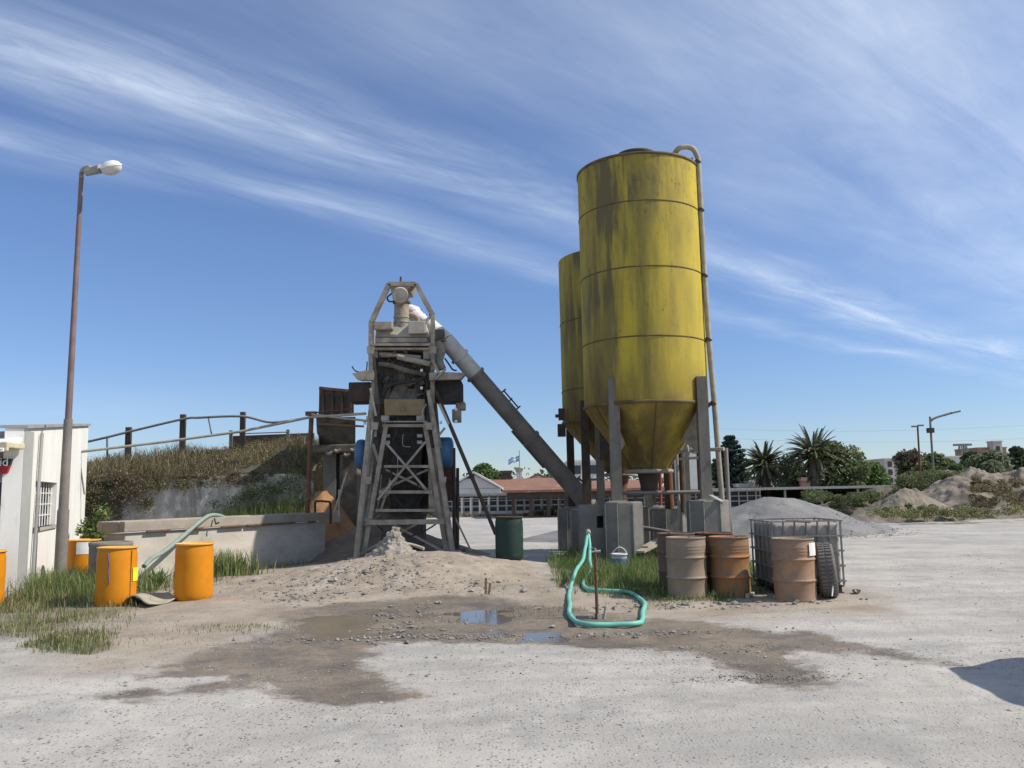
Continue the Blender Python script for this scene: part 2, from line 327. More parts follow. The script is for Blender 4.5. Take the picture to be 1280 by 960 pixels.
# silo yellow: faded paint with soot runs, rust spots, cone dust darkened to paint in its shade
def silo_mat(name, dusty):
    m_, t, b = new_mat(name)
    co = N(t, 'ShaderNodeTexCoord'); sp = N(t, 'ShaderNodeSeparateXYZ'); t.links.new(co.outputs['Object'], sp.inputs[0])
    def nz(sc, scale, det=7, loc=(0, 0, 0), ro=.6):
        mp = N(t, 'ShaderNodeMapping'); mp.inputs['Scale'].default_value = sc; mp.inputs['Location'].default_value = loc
        t.links.new(co.outputs['Object'], mp.inputs[0]); n = N(t, 'ShaderNodeTexNoise', inp={'Scale': scale, 'Detail': det, 'Roughness': ro}); t.links.new(mp.outputs[0], n.inputs['Vector']); return n.outputs[0]
    c = mixc(t, ramp(t, nz((1, 1, .5), 1.1), [(.35, 0.0), (.65, 1.0)]), (.50, .385, .045), (.40, .31, .055))
    # soot runs: strong near the weather side, vertical streaks
    ang = mth(t, 'ARCTAN2', sp.outputs[1], sp.outputs[0])       # -pi..pi, camera side about -pi/2
    dside = mth(t, 'SUBTRACT', 1.0, mth(t, 'DIVIDE', mth(t, 'ABSOLUTE', mth(t, 'ADD', ang, 2.12)), 1.15), clamp=True)
    runs = ramp(t, nz((1, 1, .12), 2.2, 8, (3, 1, 0), .65), [(.36, 0.0), (.54, 1.0)])
    blot = ramp(t, nz((1, 1, .35), 1.0, 8, (7, 2, 4), .6), [(.44, 0.0), (.6, 1.0)])
    top = ramp(t, mth(t, 'DIVIDE', sp.outputs[2], 10.0), [(.68, 0.0), (.95, .55)])
    soot = mth(t, 'ADD', mth(t, 'MULTIPLY', mth(t, 'MULTIPLY', dside, runs), .95), mth(t, 'MULTIPLY', mth(t, 'MULTIPLY', runs, blot), mth(t, 'ADD', .42, top)), clamp=True)
    c = mixc(t, mth(t, 'MULTIPLY', soot, .90), c, (.10, .088, .055))
    spots = ramp(t, mth(t, 'ADD', nz((1, 1, .6), 7, 8, (1, 4, 2), .75), mth(t, 'MULTIPLY', top, .10)), [(.60, 0.0), (.68, 1.0)])
    c = mixc(t, mth(t, 'MULTIPLY', spots, .75), c, (.17, .09, .04))
    cone = ramp(t, mth(t, 'DIVIDE', sp.outputs[2], 10.0), [(.33, 1.0), (.44, 0.0)])
    c = mixc(t, mth(t, 'MULTIPLY', mth(t, 'MULTIPLY', cone, ramp(t, nz((1, 1, .4), 1.6), [(.3, .25), (.6, 1.0)])), dusty), c, (.125, .075, .032))  # dusty: weight of the cone dust, darkened to stand in for shade
    t.links.new(c, b.inputs['Base Color']); b.inputs['Roughness'].default_value = .8; b.inputs['Specular IOR Level'].default_value = .2
    bp = N(t, 'ShaderNodeBump', inp={'Strength': .35, 'Distance': .03}); t.links.new(nz((1, 1, .5), 3, 4), bp.inputs['Height']); t.links.new(bp.outputs[0], b.inputs['Normal'])
    return m_
M['silo'] = silo_mat('silo_yellow', .8); M['silo_seam'] = dirty('silo_seam', (.15, .11, .04), (.08, .06, .035), 3, .7)

# embankment wall: stained cement render
M['bank_wall'] = dirty('stained_wall', (.50, .475, .43), (.27, .25, .215), .75, .95, c3=(.74, .72, .68), t3=(.48, .64), stretch=(1.3, 1, .55), bump=.6, bscale=14, lo=.42, hi=.58)
M['bank_soil'] = dirty('bank_soil', (.14, .12, .085), (.09, .085, .06), 1.2, .98, c3=(.20, .13, .09), bump=1, bscale=8)
M['dirt_heap'] = dirty('dirt_heap', (.27, .225, .175), (.16, .145, .115), .9, .98, c3=(.13, .12, .10), t3=(.52, .66), bump=1, bscale=5)

# ------------------------------------------------------------------ ground
def poly_mask(X, Y, poly, soft, nz=None):
    """1 inside, fading over 'soft' metres, edge roughened by nz"""
    px = np.array([p[0] for p in poly]); py = np.array([p[1] for p in poly]); n = len(px)
    ins = np.zeros(X.shape, bool); dist = np.full(X.shape, 1e9)
    for i in range(n):
        x1, y1, x2, y2 = px[i], py[i], px[(i+1) % n], py[(i+1) % n]
        cnd = ((y1 > Y) != (y2 > Y)) & (X < (x2-x1)*(Y-y1)/((y2-y1) if y2 != y1 else 1e-9)+x1); ins ^= cnd
        dx, dy = x2-x1, y2-y1; tt = np.clip(((X-x1)*dx+(Y-y1)*dy)/(dx*dx+dy*dy+1e-12), 0, 1)
        dist = np.minimum(dist, np.hypot(X-x1-tt*dx, Y-y1-tt*dy))
    s = np.where(ins, dist, -dist)
    if nz is not None: s = s+nz
    return np.clip(s/soft+.5, 0, 1)
def gp(l): return [(G(a, b).x, G(a, b).y) for a, b in l]
WET = gp([(138, 870), (215, 836), (292, 812), (352, 792), (372, 768), (420, 757), (500, 752), (600, 748), (700, 762), (820, 774), (940, 786), (1060, 800), (1190, 826), (1100, 818), (985, 806), (968, 818), (1000, 838), (1024, 855), (945, 852), (925, 828), (880, 812), (800, 804), (640, 801), (500, 799), (462, 800), (438, 832), (492, 870), (430, 878), (330, 856), (240, 862)])
PUD = [gp([(562, 762), (622, 757), (640, 768), (620, 776), (570, 774)]), gp([(640, 787), (690, 784), (720, 790), (715, 797), (650, 797)]),
       gp([(575, 782), (625, 783), (620, 791), (580, 790)]), gp([(370, 768), (455, 768), (462, 790), (400, 795), (368, 785)])]
SAND = gp([(40, 850), (160, 842), (300, 800), (420, 770), (560, 760), (840, 775), (1110, 765), (1100, 750), (1060, 738), (930, 742), (700, 735), (690, 722), (640, 700), (560, 690), (430, 690), (380, 700), (150, 725), (60, 760)])
LAWN = gp([(-60, 800), (60, 798), (110, 775), (130, 757), (110, 735), (140, 715), (200, 722), (235, 735), (265, 716), (320, 712), (395, 702), (380, 690), (-60, 690)])
WEEDS = gp([(695, 735), (705, 700), (760, 690), (830, 700), (940, 715), (945, 742), (900, 752), (810, 750), (760, 742)])
LAWN2 = gp([(30, 806), (75, 792), (125, 800), (135, 812), (90, 818)])
def mound(x, y, cx, cy, sx, sy, h): return h*np.exp(-.5*((x-cx)/sx)**2-.5*((y-cy)/sy)**2)
def height(x, y):
    x = np.asarray(x, float); y = np.asarray(y, float)
    h = mound(x, y, -2.05, 18.1, 1.45, 1.5, .36) + mound(x, y, -3.0, 15.9, 1.3, 1.0, .13) + mound(x, y, -1.5, 15.6, 1.3, .8, .10) + mound(x, y, -.4, 17.3, 1.2, .9, .08)
    h = h + mound(x, y, 3.6, 13.6, 2.4, 1.2, .03)
    near = np.exp(-((np.maximum(y-24, 0))/10)**2)*np.exp(-(np.maximum(np.abs(x)-14, 0)/8)**2)
    h = h + near*(.030*fbm(x*.35, y*.35, 3) + .016*fbm(x*1.7+9, y*1.7, 4) + .006*fbm(x*7, y*7, 2))
    rub = mound(x, y, -2.6, 16.0, 2.4, 1.6, 1)
    h = h + rub*.12*np.abs(fbm(x*3.1+4, y*3.1, 4))
    w = poly_mask(x, y, WET, .5); h = h - .018*w + .022*w*np.abs(fbm(x*2.3+1, y*3.1, 4))
    for pd in PUD: h = h - .034*poly_mask(x, y, pd, .35)
    # wheel ruts crossing the yard
    for a, bb, cc in ((-.35, 9.0, .02), (-.35, 7.3, .02), (.55, 6.6, -.03), (.55, 5.0, -.03), (-.12, 6.1, .01), (-.12, 4.6, .01), (.25, 10.5, .01), (.25, 12.1, .01)):
        d = (y-(a*x+bb+cc*x*x))/np.sqrt(1+a*a); h = h+near*(-.018*np.exp(-(d/.13)**2)+.007*np.exp(-((np.abs(d)-.24)/.09)**2))*np.clip(.7+fbm(x*.5+bb, y*.5, 2)*1.5, 0, 1)
    return h
def gz(x, y): return float(height(np.array([x]), np.array([y]))[0])
def axis(parts):
    out = []
    for a, b, st in parts: out += list(np.arange(a, b, st))
    out.append(parts[-1][1]); return np.array(out)
xs = np.concatenate([-np.geomspace(2500, 17, 40), axis([(-16, -9, .14), (-9, 9, .05), (9, 16, .14)]), np.geomspace(17, 2500, 40)])
ys = np.concatenate([-np.geomspace(800, 2, 14), axis([(-1, 3, .3), (3, 9, .04), (9, 20, .055), (20, 34, .2), (34, 60, 1)]), np.geomspace(62, 4000, 40)])
GX, GY = np.meshgrid(xs, ys); gx = GX.ravel(); gy = GY.ravel()
gh = height(gx, gy)
nx_, ny_ = len(xs), len(ys)
ii = (np.arange(ny_-1)[:, None]*nx_+np.arange(nx_-1)[None, :]).ravel()
GF = np.stack([ii, ii+1, ii+1+nx_, ii+nx_], 1)

gm, t, b = new_mat('yard_ground')
at = N(t, 'ShaderNodeAttribute', attribute_name='soil'); asp = N(t, 'ShaderNodeSeparateColor'); t.links.new(at.outputs['Color'], asp.inputs[0])
co = N(t, 'ShaderNodeTexCoord')
def gn(scale, det=6, ro=.6, loc=(0, 0, 0), st=(1, 1, 1)):
    mp = N(t, 'ShaderNodeMapping'); mp.inputs['Location'].default_value = loc; mp.inputs['Scale'].default_value = st; t.links.new(co.outputs['Object'], mp.inputs[0])
    n = N(t, 'ShaderNodeTexNoise', inp={'Scale': scale, 'Detail': det, 'Roughness': ro}); t.links.new(mp.outputs[0], n.inputs['Vector']); return n.outputs[0]
base = mixc(t, ramp(t, gn(.35, 8, .65), [(.38, 0.0), (.62, 1.0)]), (.335, .316, .285), (.435, .412, .372))
base = mixc(t, ramp(t, gn(.9, 9, .7, (4, 2, 0)), [(.50, 0.0), (.66, .75)]), base, (.25, .243, .232))
base = mixc(t, ramp(t, gn(2.4, 8, .7, (1, 8, 0)), [(.52, 0.0), (.68, .6)]), base, (.50, .48, .445))
trk = ramp(t, gn(1.0, 5, .6, (2, 6, 0), (.22, 1.5, 1)), [(.50, 0.0), (.64, .55)])
base = mixc(t, trk, base, (.28, .272, .255))
sandc = mixc(t, ramp(t, gn(1.1, 8, .65), [(.38, 0.0), (.62, 1.0)]), (.355, .30, .235), (.25, .205, .16))
sandm = mth(t, 'MULTIPLY', asp.outputs[1], ramp(t, gn(1.3, 8, .6, (3, 3, 3)), [(.28, .55), (.5, 1.0)]))
c = mixc(t, sandm, base, sandc)
c = mixc(t, mth(t, 'MULTIPLY', asp.outputs[2], ramp(t, gn(3, 6), [(.3, .5), (.6, 1.0)])), c, (.155, .135, .085))
wetc = mixc(t, ramp(t, gn(1.3, 9, .72, (6, 1, 1)), [(.36, 0.0), (.62, 1.0)]), (.115, .095, .072), (.24, .195, .145))
wetc = mixc(t, ramp(t, gn(4.5, 8, .75, (1, 9, 2)), [(.52, 0.0), (.66, .8)]), wetc, (.10, .095, .09))
edge = ramp(t, mth(t, 'ADD', asp.outputs[0], mth(t, 'MULTIPLY', mth(t, 'SUBTRACT', gn(3.2, 9, .72), .5), 1.5)), [(.36, 0.0), (.66, 1.0)])
c = mixc(t, edge, c, wetc)
# stone speckle
def speck(scale, lo, hi, loc):
    mp = N(t, 'ShaderNodeMapping'); mp.inputs['Location'].default_value = loc; t.links.new(co.outputs['Object'], mp.inputs[0])
    v = N(t, 'ShaderNodeTexVoronoi', inp={'Scale': scale, 'Randomness': 1.0}); t.links.new(mp.outputs[0], v.inputs['Vector'])
    rc = N(t, 'ShaderNodeSeparateColor'); t.links.new(v.outputs['Color'], rc.inputs[0])
    dot = ramp(t, v.outputs['Distance'], [(lo, 1.0), (hi, 0.0)]); return mth(t, 'MULTIPLY', dot, ramp(t, rc.outputs[0], [(.60, 0.0), (.66, 1.0)])), rc.outputs[1]
s1, r1 = speck(38, .25, .40, (0, 0, 0)); s2, r2 = speck(17, .16, .26, (5, 5, 0)); s3, r3 = speck(90, .25, .45, (2, 7, 0))
patch = ramp(t, gn(.7, 6, .65, (9, 1, 3)), [(.40, .06), (.60, 1.0)])
for s_, r_, a_ in ((s3, r3, .5), (s1, r1, .75), (s2, r2, .8)):
    c = mixc(t, mth(t, 'MULTIPLY', mth(t, 'MULTIPLY', s_, a_), patch), c, mixc(t, ramp(t, r_, [(.55, 0.0), (.85, 1.0)]), (.10, .098, .095), (.55, .53, .50)))
t.links.new(c, b.inputs['Base Color'])
t.links.new(ramp(t, edge, [(0.0, .95), (1.0, .55)]), b.inputs['Roughness']); b.inputs['Specular IOR Level'].default_value = .25
bh = mth(t, 'ADD', mth(t, 'MULTIPLY', gn(30, 8, .7), .7), mth(t, 'ADD', mth(t, 'MULTIPLY', s1, .5), mth(t, 'MULTIPLY', s2, .9)))
bp = N(t, 'ShaderNodeBump', inp={'Strength': .6, 'Distance': .02}); t.links.new(bh, bp.inputs['Height']); t.links.new(bp.outputs[0], b.inputs['Normal'])
ground = npmesh('ground', np.stack([gx, gy, gh], 1), GF, gm, smooth=True); tag(ground, kind='structure')
jit = .36*fbm(gx*1.1, gy*1.1, 5)
wet = poly_mask(gx, gy, WET, .7, jit+.14)
isl = poly_mask(gx, gy, gp([(195, 850), (285, 842), (290, 850), (215, 858)]), .3); wet = np.clip(wet-isl, 0, 1)
san = poly_mask(gx, gy, SAND, 1.2, jit*2); lawn = np.maximum.reduce([poly_mask(gx, gy, LAWN, .6, jit), poly_mask(gx, gy, WEEDS, .5, jit), poly_mask(gx, gy, LAWN2, .3, jit)])
ca = ground.data.color_attributes.new('soil', 'FLOAT_COLOR', 'POINT')
ca.data.foreach_set('color', np.stack([wet, san, lawn, np.ones_like(wet)], 1).astype(np.float32).ravel())
# water in the hollows
wm, t, b = new_mat('puddle_water'); b.inputs['Base Color'].default_value = (.13, .11, .085, 1); b.inputs['Roughness'].default_value = .10; b.inputs['Specular IOR Level'].default_value = .6
tcw = N(t, 'ShaderNodeTexCoord'); nw = N(t, 'ShaderNodeTexNoise', inp={'Scale': 14, 'Detail': 3}); t.links.new(tcw.outputs['Object'], nw.inputs['Vector'])
bp = N(t, 'ShaderNodeBump', inp={'Strength': .03, 'Distance': .01}); t.links.new(nw.outputs[0], bp.inputs['Height']); t.links.new(bp.outputs[0], b.inputs['Normal'])
wz = []
for k, pd in enumerate(PUD):
    cx = sum(p[0] for p in pd)/len(pd); cy = sum(p[1] for p in pd)/len(pd)
    pts = [(cx+(x-cx)*1.25, cy+(y-cy)*1.25) for x, y in pd]
    pts = smooth_path([Vector((x, y, 0)) for x, y in pts+[pts[0]]], 5)[:-1]
    hs_ = height(np.array([p.x for p in pts]), np.array([p.y for p in pts])); hc = gz(cx, cy)
    z = hc + .006 if k < 3 else hc+.018
    mb = MB(); mb.add([(p.x, p.y, z) for p in pts]+[(cx, cy, z)], [(i, (i+1) % len(pts), len(pts)) for i in range(len(pts))])
    o = mb.build('puddle_water', wm if k < 3 else M['muddy_water'], kind='structure')

# ------------------------------------------------------------------ scatter helpers
def stones(name, X, Y, Z, S, mat, squash=.6):
    base = np.array([(1, 0, 0), (0, 1, 0), (-1, 0, 0), (0, -1, 0), (0, 0, 1), (0, 0, -1), (.7, .7, .45), (-.7, .7, .4), (-.7, -.7, .45), (.7, -.7, .4)])
    fc = np.array([(0, 6, 4), (6, 1, 4), (1, 7, 4), (7, 2, 4), (2, 8, 4), (8, 3, 4), (3, 9, 4), (9, 0, 4), (0, 1, 6), (1, 2, 7), (2, 3, 8), (3, 0, 9), (1, 0, 5), (2, 1, 5), (3, 2, 5), (0, 3, 5)])
    n = len(X); V = base[None]*(1+.35*(rng.random((n, 10, 1))-.5)*2)
    V = V*S[:, None, None]*np.stack([np.ones(n), .6+.4*rng.random(n), squash*(.6+.6*rng.random(n))], 1)[:, None, :]
    a = rng.random(n)*6.283; ca_, sa_ = np.cos(a)[:, None], np.sin(a)[:, None]
    x = V[..., 0]*ca_-V[..., 1]*sa_; y = V[..., 0]*sa_+V[..., 1]*ca_
    V = np.stack([x+X[:, None], y+Y[:, None], V[..., 2]+Z[:, None]], 2).reshape(-1, 3)
    FF = (fc[None]+np.arange(n)[:, None, None]*10).reshape(-1, 3)
    return npmesh(name, V, FF, mat, k=3)
def blades(name, X, Y, Z, Hh, mat, lean=.45, w=.006, parent=None):
    n = len(X); a = rng.random(n)*6.283; l = Hh*lean*rng.random(n); dx, dy = np.cos(a)*l, np.sin(a)*l
    wa = rng.random(n)*6.283; wx, wy = np.cos(wa)*w*(.6+rng.random(n)), np.sin(wa)*w*(.6+rng.random(n))
    V = np.stack([np.stack([X-wx, Y-wy, Z-.02], 1), np.stack([X+wx, Y+wy, Z-.02], 1),
                  np.stack([X+dx*.35+wx*.8, Y+dy*.35+wy*.8, Z+Hh*.6], 1), np.stack([X+dx*.35-wx*.8, Y+dy*.35-wy*.8, Z+Hh*.6], 1),
                  np.stack([X+dx, Y+dy, Z+Hh*(.97)], 1)], 1).reshape(-1, 3)
    i = np.arange(n)[:, None]*5; Ft = np.concatenate([i+np.array([[0, 1, 2]]), i+np.array([[0, 2, 3]]), i+np.array([[3, 2, 4]])], 0)
    return npmesh(name, V, Ft, mat, k=3, parent=parent)
def in_poly_pts(poly, n, soft=.5, dens=None):
    xs_ = [p[0] for p in poly]; ys_ = [p[1] for p in poly]; X = rng.uniform(min(xs_), max(xs_), n*4); Y = rng.uniform(min(ys_), max(ys_), n*4)
    m_ = poly_mask(X, Y, poly, soft, .25*fbm(X*1.3, Y*1.3, 3)); cl_ = np.clip(fbm(X*1.1+3, Y*1.1, 3)*1.6+.65, .05, 1)
    k = rng.random(len(X)) < m_*cl_; return X[k][:n], Y[k][:n]

# pebbles lying on the yard
n = 15000
Yp = 3.4+16*rng.random(n)**1.35; Xp = (rng.random(n)-.5)*1.32*Yp
dn = np.clip(fbm(Xp*.6, Yp*.6, 4)*2.6+.5, .03, 1); k = rng.random(n) < dn; Xp, Yp = Xp[k], Yp[k]
Sp = np.clip(rng.lognormal(-5.15, .5, len(Xp)), .003, .022)
pb = stones('pebbles', Xp, Yp, height(Xp, Yp)+Sp*.15, Sp, M['stone']); tag(pb, 'loose pebbles scattered over the pale dusty yard', 'gravel', kind='stuff')
# rubble crumbs on the mound and round the mud
def clump(cx, cy, sx, sy, n, s): 
    X = rng.normal(cx, sx, n); Y = rng.normal(cy, sy, n); S = np.clip(rng.lognormal(math.log(s), .5, n), .006, .07); return X, Y, S
cl_ = [clump(-2.9, 15.0, .9, .5, 520, .014), clump(-1.2, 14.3, .9, .4, 260, .014), clump(-2.6, 16.2, 1.0, .7, 260, .015), clump(-3.3, 13.6, .4, .4, 220, .014), clump(*gp([(960, 847)])[0], .30, .09, 500, .006), clump(*gp([(905, 808)])[0], .4, .15, 250, .006), clump(*gp([(560, 795)])[0], .9, .12, 500, .011), clump(*gp([(800, 790)])[0], .7, .1, 250, .011), clump(2.4, 12.0, 1.1, .2, 160, .018), clump(-1.45, 11.0, .3, .8, 300, .012)]
X = np.concatenate([c_[0] for c_ in cl_]); Y = np.concatenate([c_[1] for c_ in cl_]); S = np.concatenate([c_[2] for c_ in cl_])
rb = stones('rubble', X, Y, height(X, Y)+S*.2, S, M['rubble'], .75); tag(rb, 'grey and pale rubble crumbs on the mound and the mud edges', 'rubble', kind='stuff')
# bigger single stones
for k, (a, b_, s, lab) in enumerate([(938, 748, .07, 'pale stone in the weeds before the rust orange drum'), (1070, 744, .085, 'grey stone on the ground right of the caged tank'),
        (892, 747, .08, 'brown stone between the two front steel drums'), (418, 738, .08, 'grey stone on the rubble left of the spilt concrete cone'),
        (548, 755, .06, 'small stone on the edge of the mud before the mound'), (655, 742, .07, 'stone beside the two wooden stubs'),
        (690, 780, .05, 'white stone in the mud left of the green hose loop'), (480, 725, .06, 'dark stone at the foot of the spilt concrete cone')]):
    p = G(a, b_); z = gz(p.x, p.y)
    o = stones('stone', np.array([p.x]), np.array([p.y]), np.array([z+s*.25]), np.array([s]), M['stone'], .8); tag(o, lab, 'stone')

# ------------------------------------------------------------------ grass and weeds
X, Y = in_poly_pts(LAWN, 70000, 1.6); Hh = np.clip(.03+.11*rng.random(len(X))**2*1.4+.42*rng.random(len(X))*mound(X, Y, -7.9, 15.4, 1.3, 1.2, 1)*np.clip(fbm(X*1.3, Y*1.3, 3)+.7, .3, 1.3), .02, .55)
o = blades('grass', X, Y, height(X, Y), Hh, M['grass'], w=.0035, lean=.7); tag(o, 'short dull green grass on the left side of the yard', 'grass', kind='stuff')
X, Y = in_poly_pts(WEEDS, 42000, 1.0); Hh = .03+.36*rng.random(len(X))**1.5*np.clip((Y-11.8)/2.2, .25, 1)*np.clip(fbm(X*1.5, Y*1.5, 3)+.75, .2, 1.3)
o = blades('grass', X, Y, height(X, Y), Hh, M['weed'], w=.004, lean=.7); tag(o, 'green weeds growing round the silo piers and steel drums', 'grass', kind='stuff')
X, Y = in_poly_pts(LAWN2, 2200, .6); o = blades('grass', X, Y, height(X, Y), .02+.09*rng.random(len(X)), M['grass'], w=.003, lean=.8); tag(o, 'small grass patch alone on the bare ground at far left', 'grass', kind='stuff')
tX, tY = [], []
for a, b_, n, s in [(310, 786, 300, .16), (255, 790, 90, .3), (200, 803, 60, .25), (660, 765, 160, .18), (820, 755, 150, .2), (575, 776, 30, .1)]:
    p = G(a, b_); tX.append(rng.normal(p.x, s*2, n)); tY.append(rng.normal(p.y, s, n))
X = np.concatenate(tX); Y = np.concatenate(tY); o = blades('grass_tufts', X, Y, height(X, Y),   .015+.05*rng.random(len(X)), M['grass'], w=.003, lean=.8); tag(o, 'thin grass tufts on the bare sandy ground', 'grass', kind='stuff')

X = np.concatenate([rng.normal(P(104, 700, 15.2).x, .45, 2600), rng.normal(P(85, 700, 14.6).x, .7, 2600)]); Y = np.concatenate([rng.normal(15.1, .3, 2600), rng.normal(14.5, .45, 2600)])
o = blades('tall_grass', X, Y, height(X, Y), .12+.42*rng.random(5200)**1.4, M['weed'], w=.0045, lean=.8); tag(o, 'taller green grass round the foot of the lamp post and rear orange drum', 'grass', kind='stuff')
def leaves(n, cen, rad, size, shell=.35, flat=.0):
    """random leaf quads in an ellipsoid -> V (n*4,3)"""
    d = rng.normal(size=(n, 3)); d /= np.linalg.norm(d, axis=1)[:, None]
    r = (shell+(1-shell)*rng.random(n)**.6)[:, None]
    c_ = np.array(cen)+d*r*np.array(rad)
    a = rng.normal(size=(n, 3)); a /= np.linalg.norm(a, axis=1)[:, None]; bb = np.cross(a, rng.normal(size=(n, 3))); bb /= np.linalg.norm(bb, axis=1)[:, None]
    s = size*(.6+.8*rng.random(n))[:, None]
    return np.stack([c_-a*s, c_+bb*s*.5, c_+a*s, c_-bb*s*.5], 1).reshape(-1, 3)
def leaf_obj(name, blobs, mat, parent=None):
    V = np.concatenate(blobs, 0)
    if parent: V = V-np.array(org[parent.name])
    return npmesh(name, V, np.arange(len(V)).reshape(-1, 4), mat, parent=parent)
def tree(name, label, px, ytop, Y, wpx, mat, cat='tree', base_px=None, dens=1.0, nblob=17, group=None, low=.18):
    base = G(px, 640); base = Vector((P(px, 600, Y).x, Y, 0)); top = P(px, ytop-4, Y).z; w = wpx*1.12*Y/F_PX
    t_ = thing(name, label, cat, base, group)
    Hc = top; leaf = Y*.0024
    bl = []; mb = MB()
    mb.tube([base-Vector((0, 0, .2)), base+Vector((.1*w*.2, 0, Hc*.3)), base+Vector((-.03*w, 0, Hc*.55)), base+Vector((.02*w, 0, Hc*.8))], [Hc*.035, Hc*.028, Hc*.018, Hc*.006], 8)
    for k in range(nblob):
        an = random.uniform(0, 6.283); rr = random.uniform(.1, .78)**.8; hz = random.uniform(low+.1, .88)
        wid = math.sin(min(1, (hz+.15))*math.pi)**.5
        c_ = (base.x+math.cos(an)*rr*w*.5*wid, base.y+math.sin(an)*rr*w*.4*wid, hz*Hc)
        r0 = random.uniform(.11, .24)*w
        bl.append(leaves(int(420*dens), c_, (r0, r0*.9, min(r0*.8, Hc*.2)), leaf))
        mb.tube([base+Vector((0, 0, Hc*random.uniform(.25, .5))), Vector(c_)], [Hc*.014, Hc*.004], 5)
    bl.append(leaves(int(500*dens), (base.x, base.y, Hc*.55), (w*.36, w*.3, Hc*.42), leaf))
    mb.build('trunk', M['bark'], t_); leaf_obj('crown', bl, mat, t_); return t_

# ------------------------------------------------------------------ far background
# long low shed with glazed front
BY = 62.0
t_ = thing('long_shed', 'long low white shed with dark glazed front across the far side of the yard', 'building', (P(760, 640, BY).x, BY, 0))
xl, xr, xg = P(440, 620, BY).x, P(1112, 620, BY).x, P(952, 620, BY).x
ztop = 1.55
MB().box(((xl+xg)/2, BY+4, .66), (xg-xl, 7.6, 1.36)).build('wall', M['far_white'], t_)
MB().box(((xl+xr)/2, BY+3.6, ztop-.09), (xr-xl+1, 9.6, .17)).build('roof', M['galv'], t_)
MB().box(((xl+xg)/2, BY+.18, .72), (xg-xl-.2, .05, 1.24)).build('glazing', M['dark_glass'], t_)
for hh_, tt_ in ((.12, .24), (.62, .07), (.98, .06), (1.33, .07)): MB().box(((xl+xg)/2, BY+.1, hh_), (xg-xl, .08, tt_)).build('window_frame', M['far_white'], t_)
MB().box(((xr+xg)/2, BY+7.6, .66), (xr-xg, .2, 1.36)).build('back_wall', M['rust_dark'], t_)
x = xl; mul = None
while x < xg:
    if mul is None:
        mul = MB().box((x, BY+.06, .7), (.08, .12, 1.3)).build('mullion', M['far_white'], t_); x0m = x
    else:
        c_ = mul.copy(); col.objects.link(c_); c_.location.x = x-x0m
    x += .62
x = xg+1.5; pp0 = None
while x < xr:
    if pp0 is None: pp0 = MB().box((x, BY-.6, .7), (.14, .14, 1.4)).build('post', M['galv'], t_); x0m = x
    else:
        c_ = pp0.copy(); col.objects.link(c_); c_.location.x = x-x0m
    x += 2.6
# white posts and rails in front
t_ = thing('yard_fence', 'pale post and rail fence standing before the long glazed shed', 'fence', (P(650, 640, 58).x, 58, 0))
x0, x1 = P(566, 630, 58).x, P(745, 630, 58).x
rl = MB(); 
for zz in (.62, 1.18): rl.box(((x0+x1)/2, 58, zz), (x1-x0, .05, .06)); 
rl.build('rail', M['galv'], t_); n = 17; ps = None
for k in range(n):
    x = x0+(x1-x0)*k/(n-1)
    if ps is None: ps = MB().box((x, 58, .62), (.12, .12, 1.25)).build('post', M['far_white'], t_)
    else:
        c_ = ps.copy(); col.objects.link(c_); c_.location.x = x-x0
X = rng.uniform(x0-2, x1+24, 5000); Y = rng.normal(57.2, .5, 5000); o = blades('grass', X, Y, X*0, .15+.5*rng.random(5000)*np.clip(fbm(X*.4, Y*.4, 2)+.5, 0, 1), M['drygrass'], w=.03); tag(o, 'rough grass strip along the far fence and shed', 'grass', kind='stuff')
# open canopy with red tiled roof
def gable(name, label, x0p, x1p, yeave, yridge, Y, depth, mroof, mwall, wallz=None, cat='building', ridge_along=True, open_=False):
    a, b_ = P(x0p, yeave, Y), P(x1p, yeave, Y); ze = a.z; zr = P((x0p+x1p)/2, yridge, Y+depth/2).z
    t_ = thing(name, label, cat, ((a.x+b_.x)/2, Y+depth/2, 0)); w = b_.x-a.x
    if not open_: MB().box(((a.x+b_.x)/2, Y+depth/2, ze/2-.02), (w-.5, depth-.6, ze)).build('wall', mwall, t_)
    if ridge_along:
        mb = MB(); mb.prism([(a.x, Y, ze), (a.x, Y+depth/2, zr), (a.x, Y+depth, ze), (a.x, Y+depth, ze-.15), (a.x, Y+depth/2, zr-.2), (a.x, Y, ze-.15)], (w, 0, 0)); mb.build('roof', mroof, t_)
        if not open_: MB().prism([(a.x+.3, Y+.3, ze-.05), (a.x+.3, Y+depth/2, zr-.25), (a.x+.3, Y+depth-.3, ze-.05)], (w-.6, 0, 0)).build('gable', mwall, t_)
    else:
        xm = (a.x+b_.x)/2
        MB().prism([(a.x, Y, ze), (xm, Y, zr), (b_.x, Y, ze), (b_.x, Y, ze-.15), (xm, Y, zr-.2), (a.x, Y, ze-.15)], (0, depth, 0)).build('roof', mroof, t_)
        MB().prism([(a.x+.3, Y+.3, ze-.05), (xm, Y+.3, zr-.25), (b_.x-.3, Y+.3, ze-.05)], (0, depth-.6, 0)).build('gable', mwall, t_)
    return t_, a, b_, ze
t_, a, b_, ze = gable('tiled_canopy', 'open canopy with faded red tiled roof and dark posts before the shed', 629, 830, 613, 601, 52, 7, M['tile_red'], M['far_white'], open_=True)
n = 9
for k in range(n):
    x = a.x+.6+(b_.x-a.x-1.2)*k/(n-1); MB().box((x, 52.5, ze/2-.1), (.22, .22, ze-.1)).build('post', M['rust_dark'], t_)
MB().box(((a.x+b_.x)/2, 52.4, ze-.35), (b_.x-a.x-.4, .2, .35)).box(((a.x+b_.x)/2, 58.4, ze-.3), (b_.x-a.x-.4, .2, .35)).build('beam', M['rust_dark'], t_)
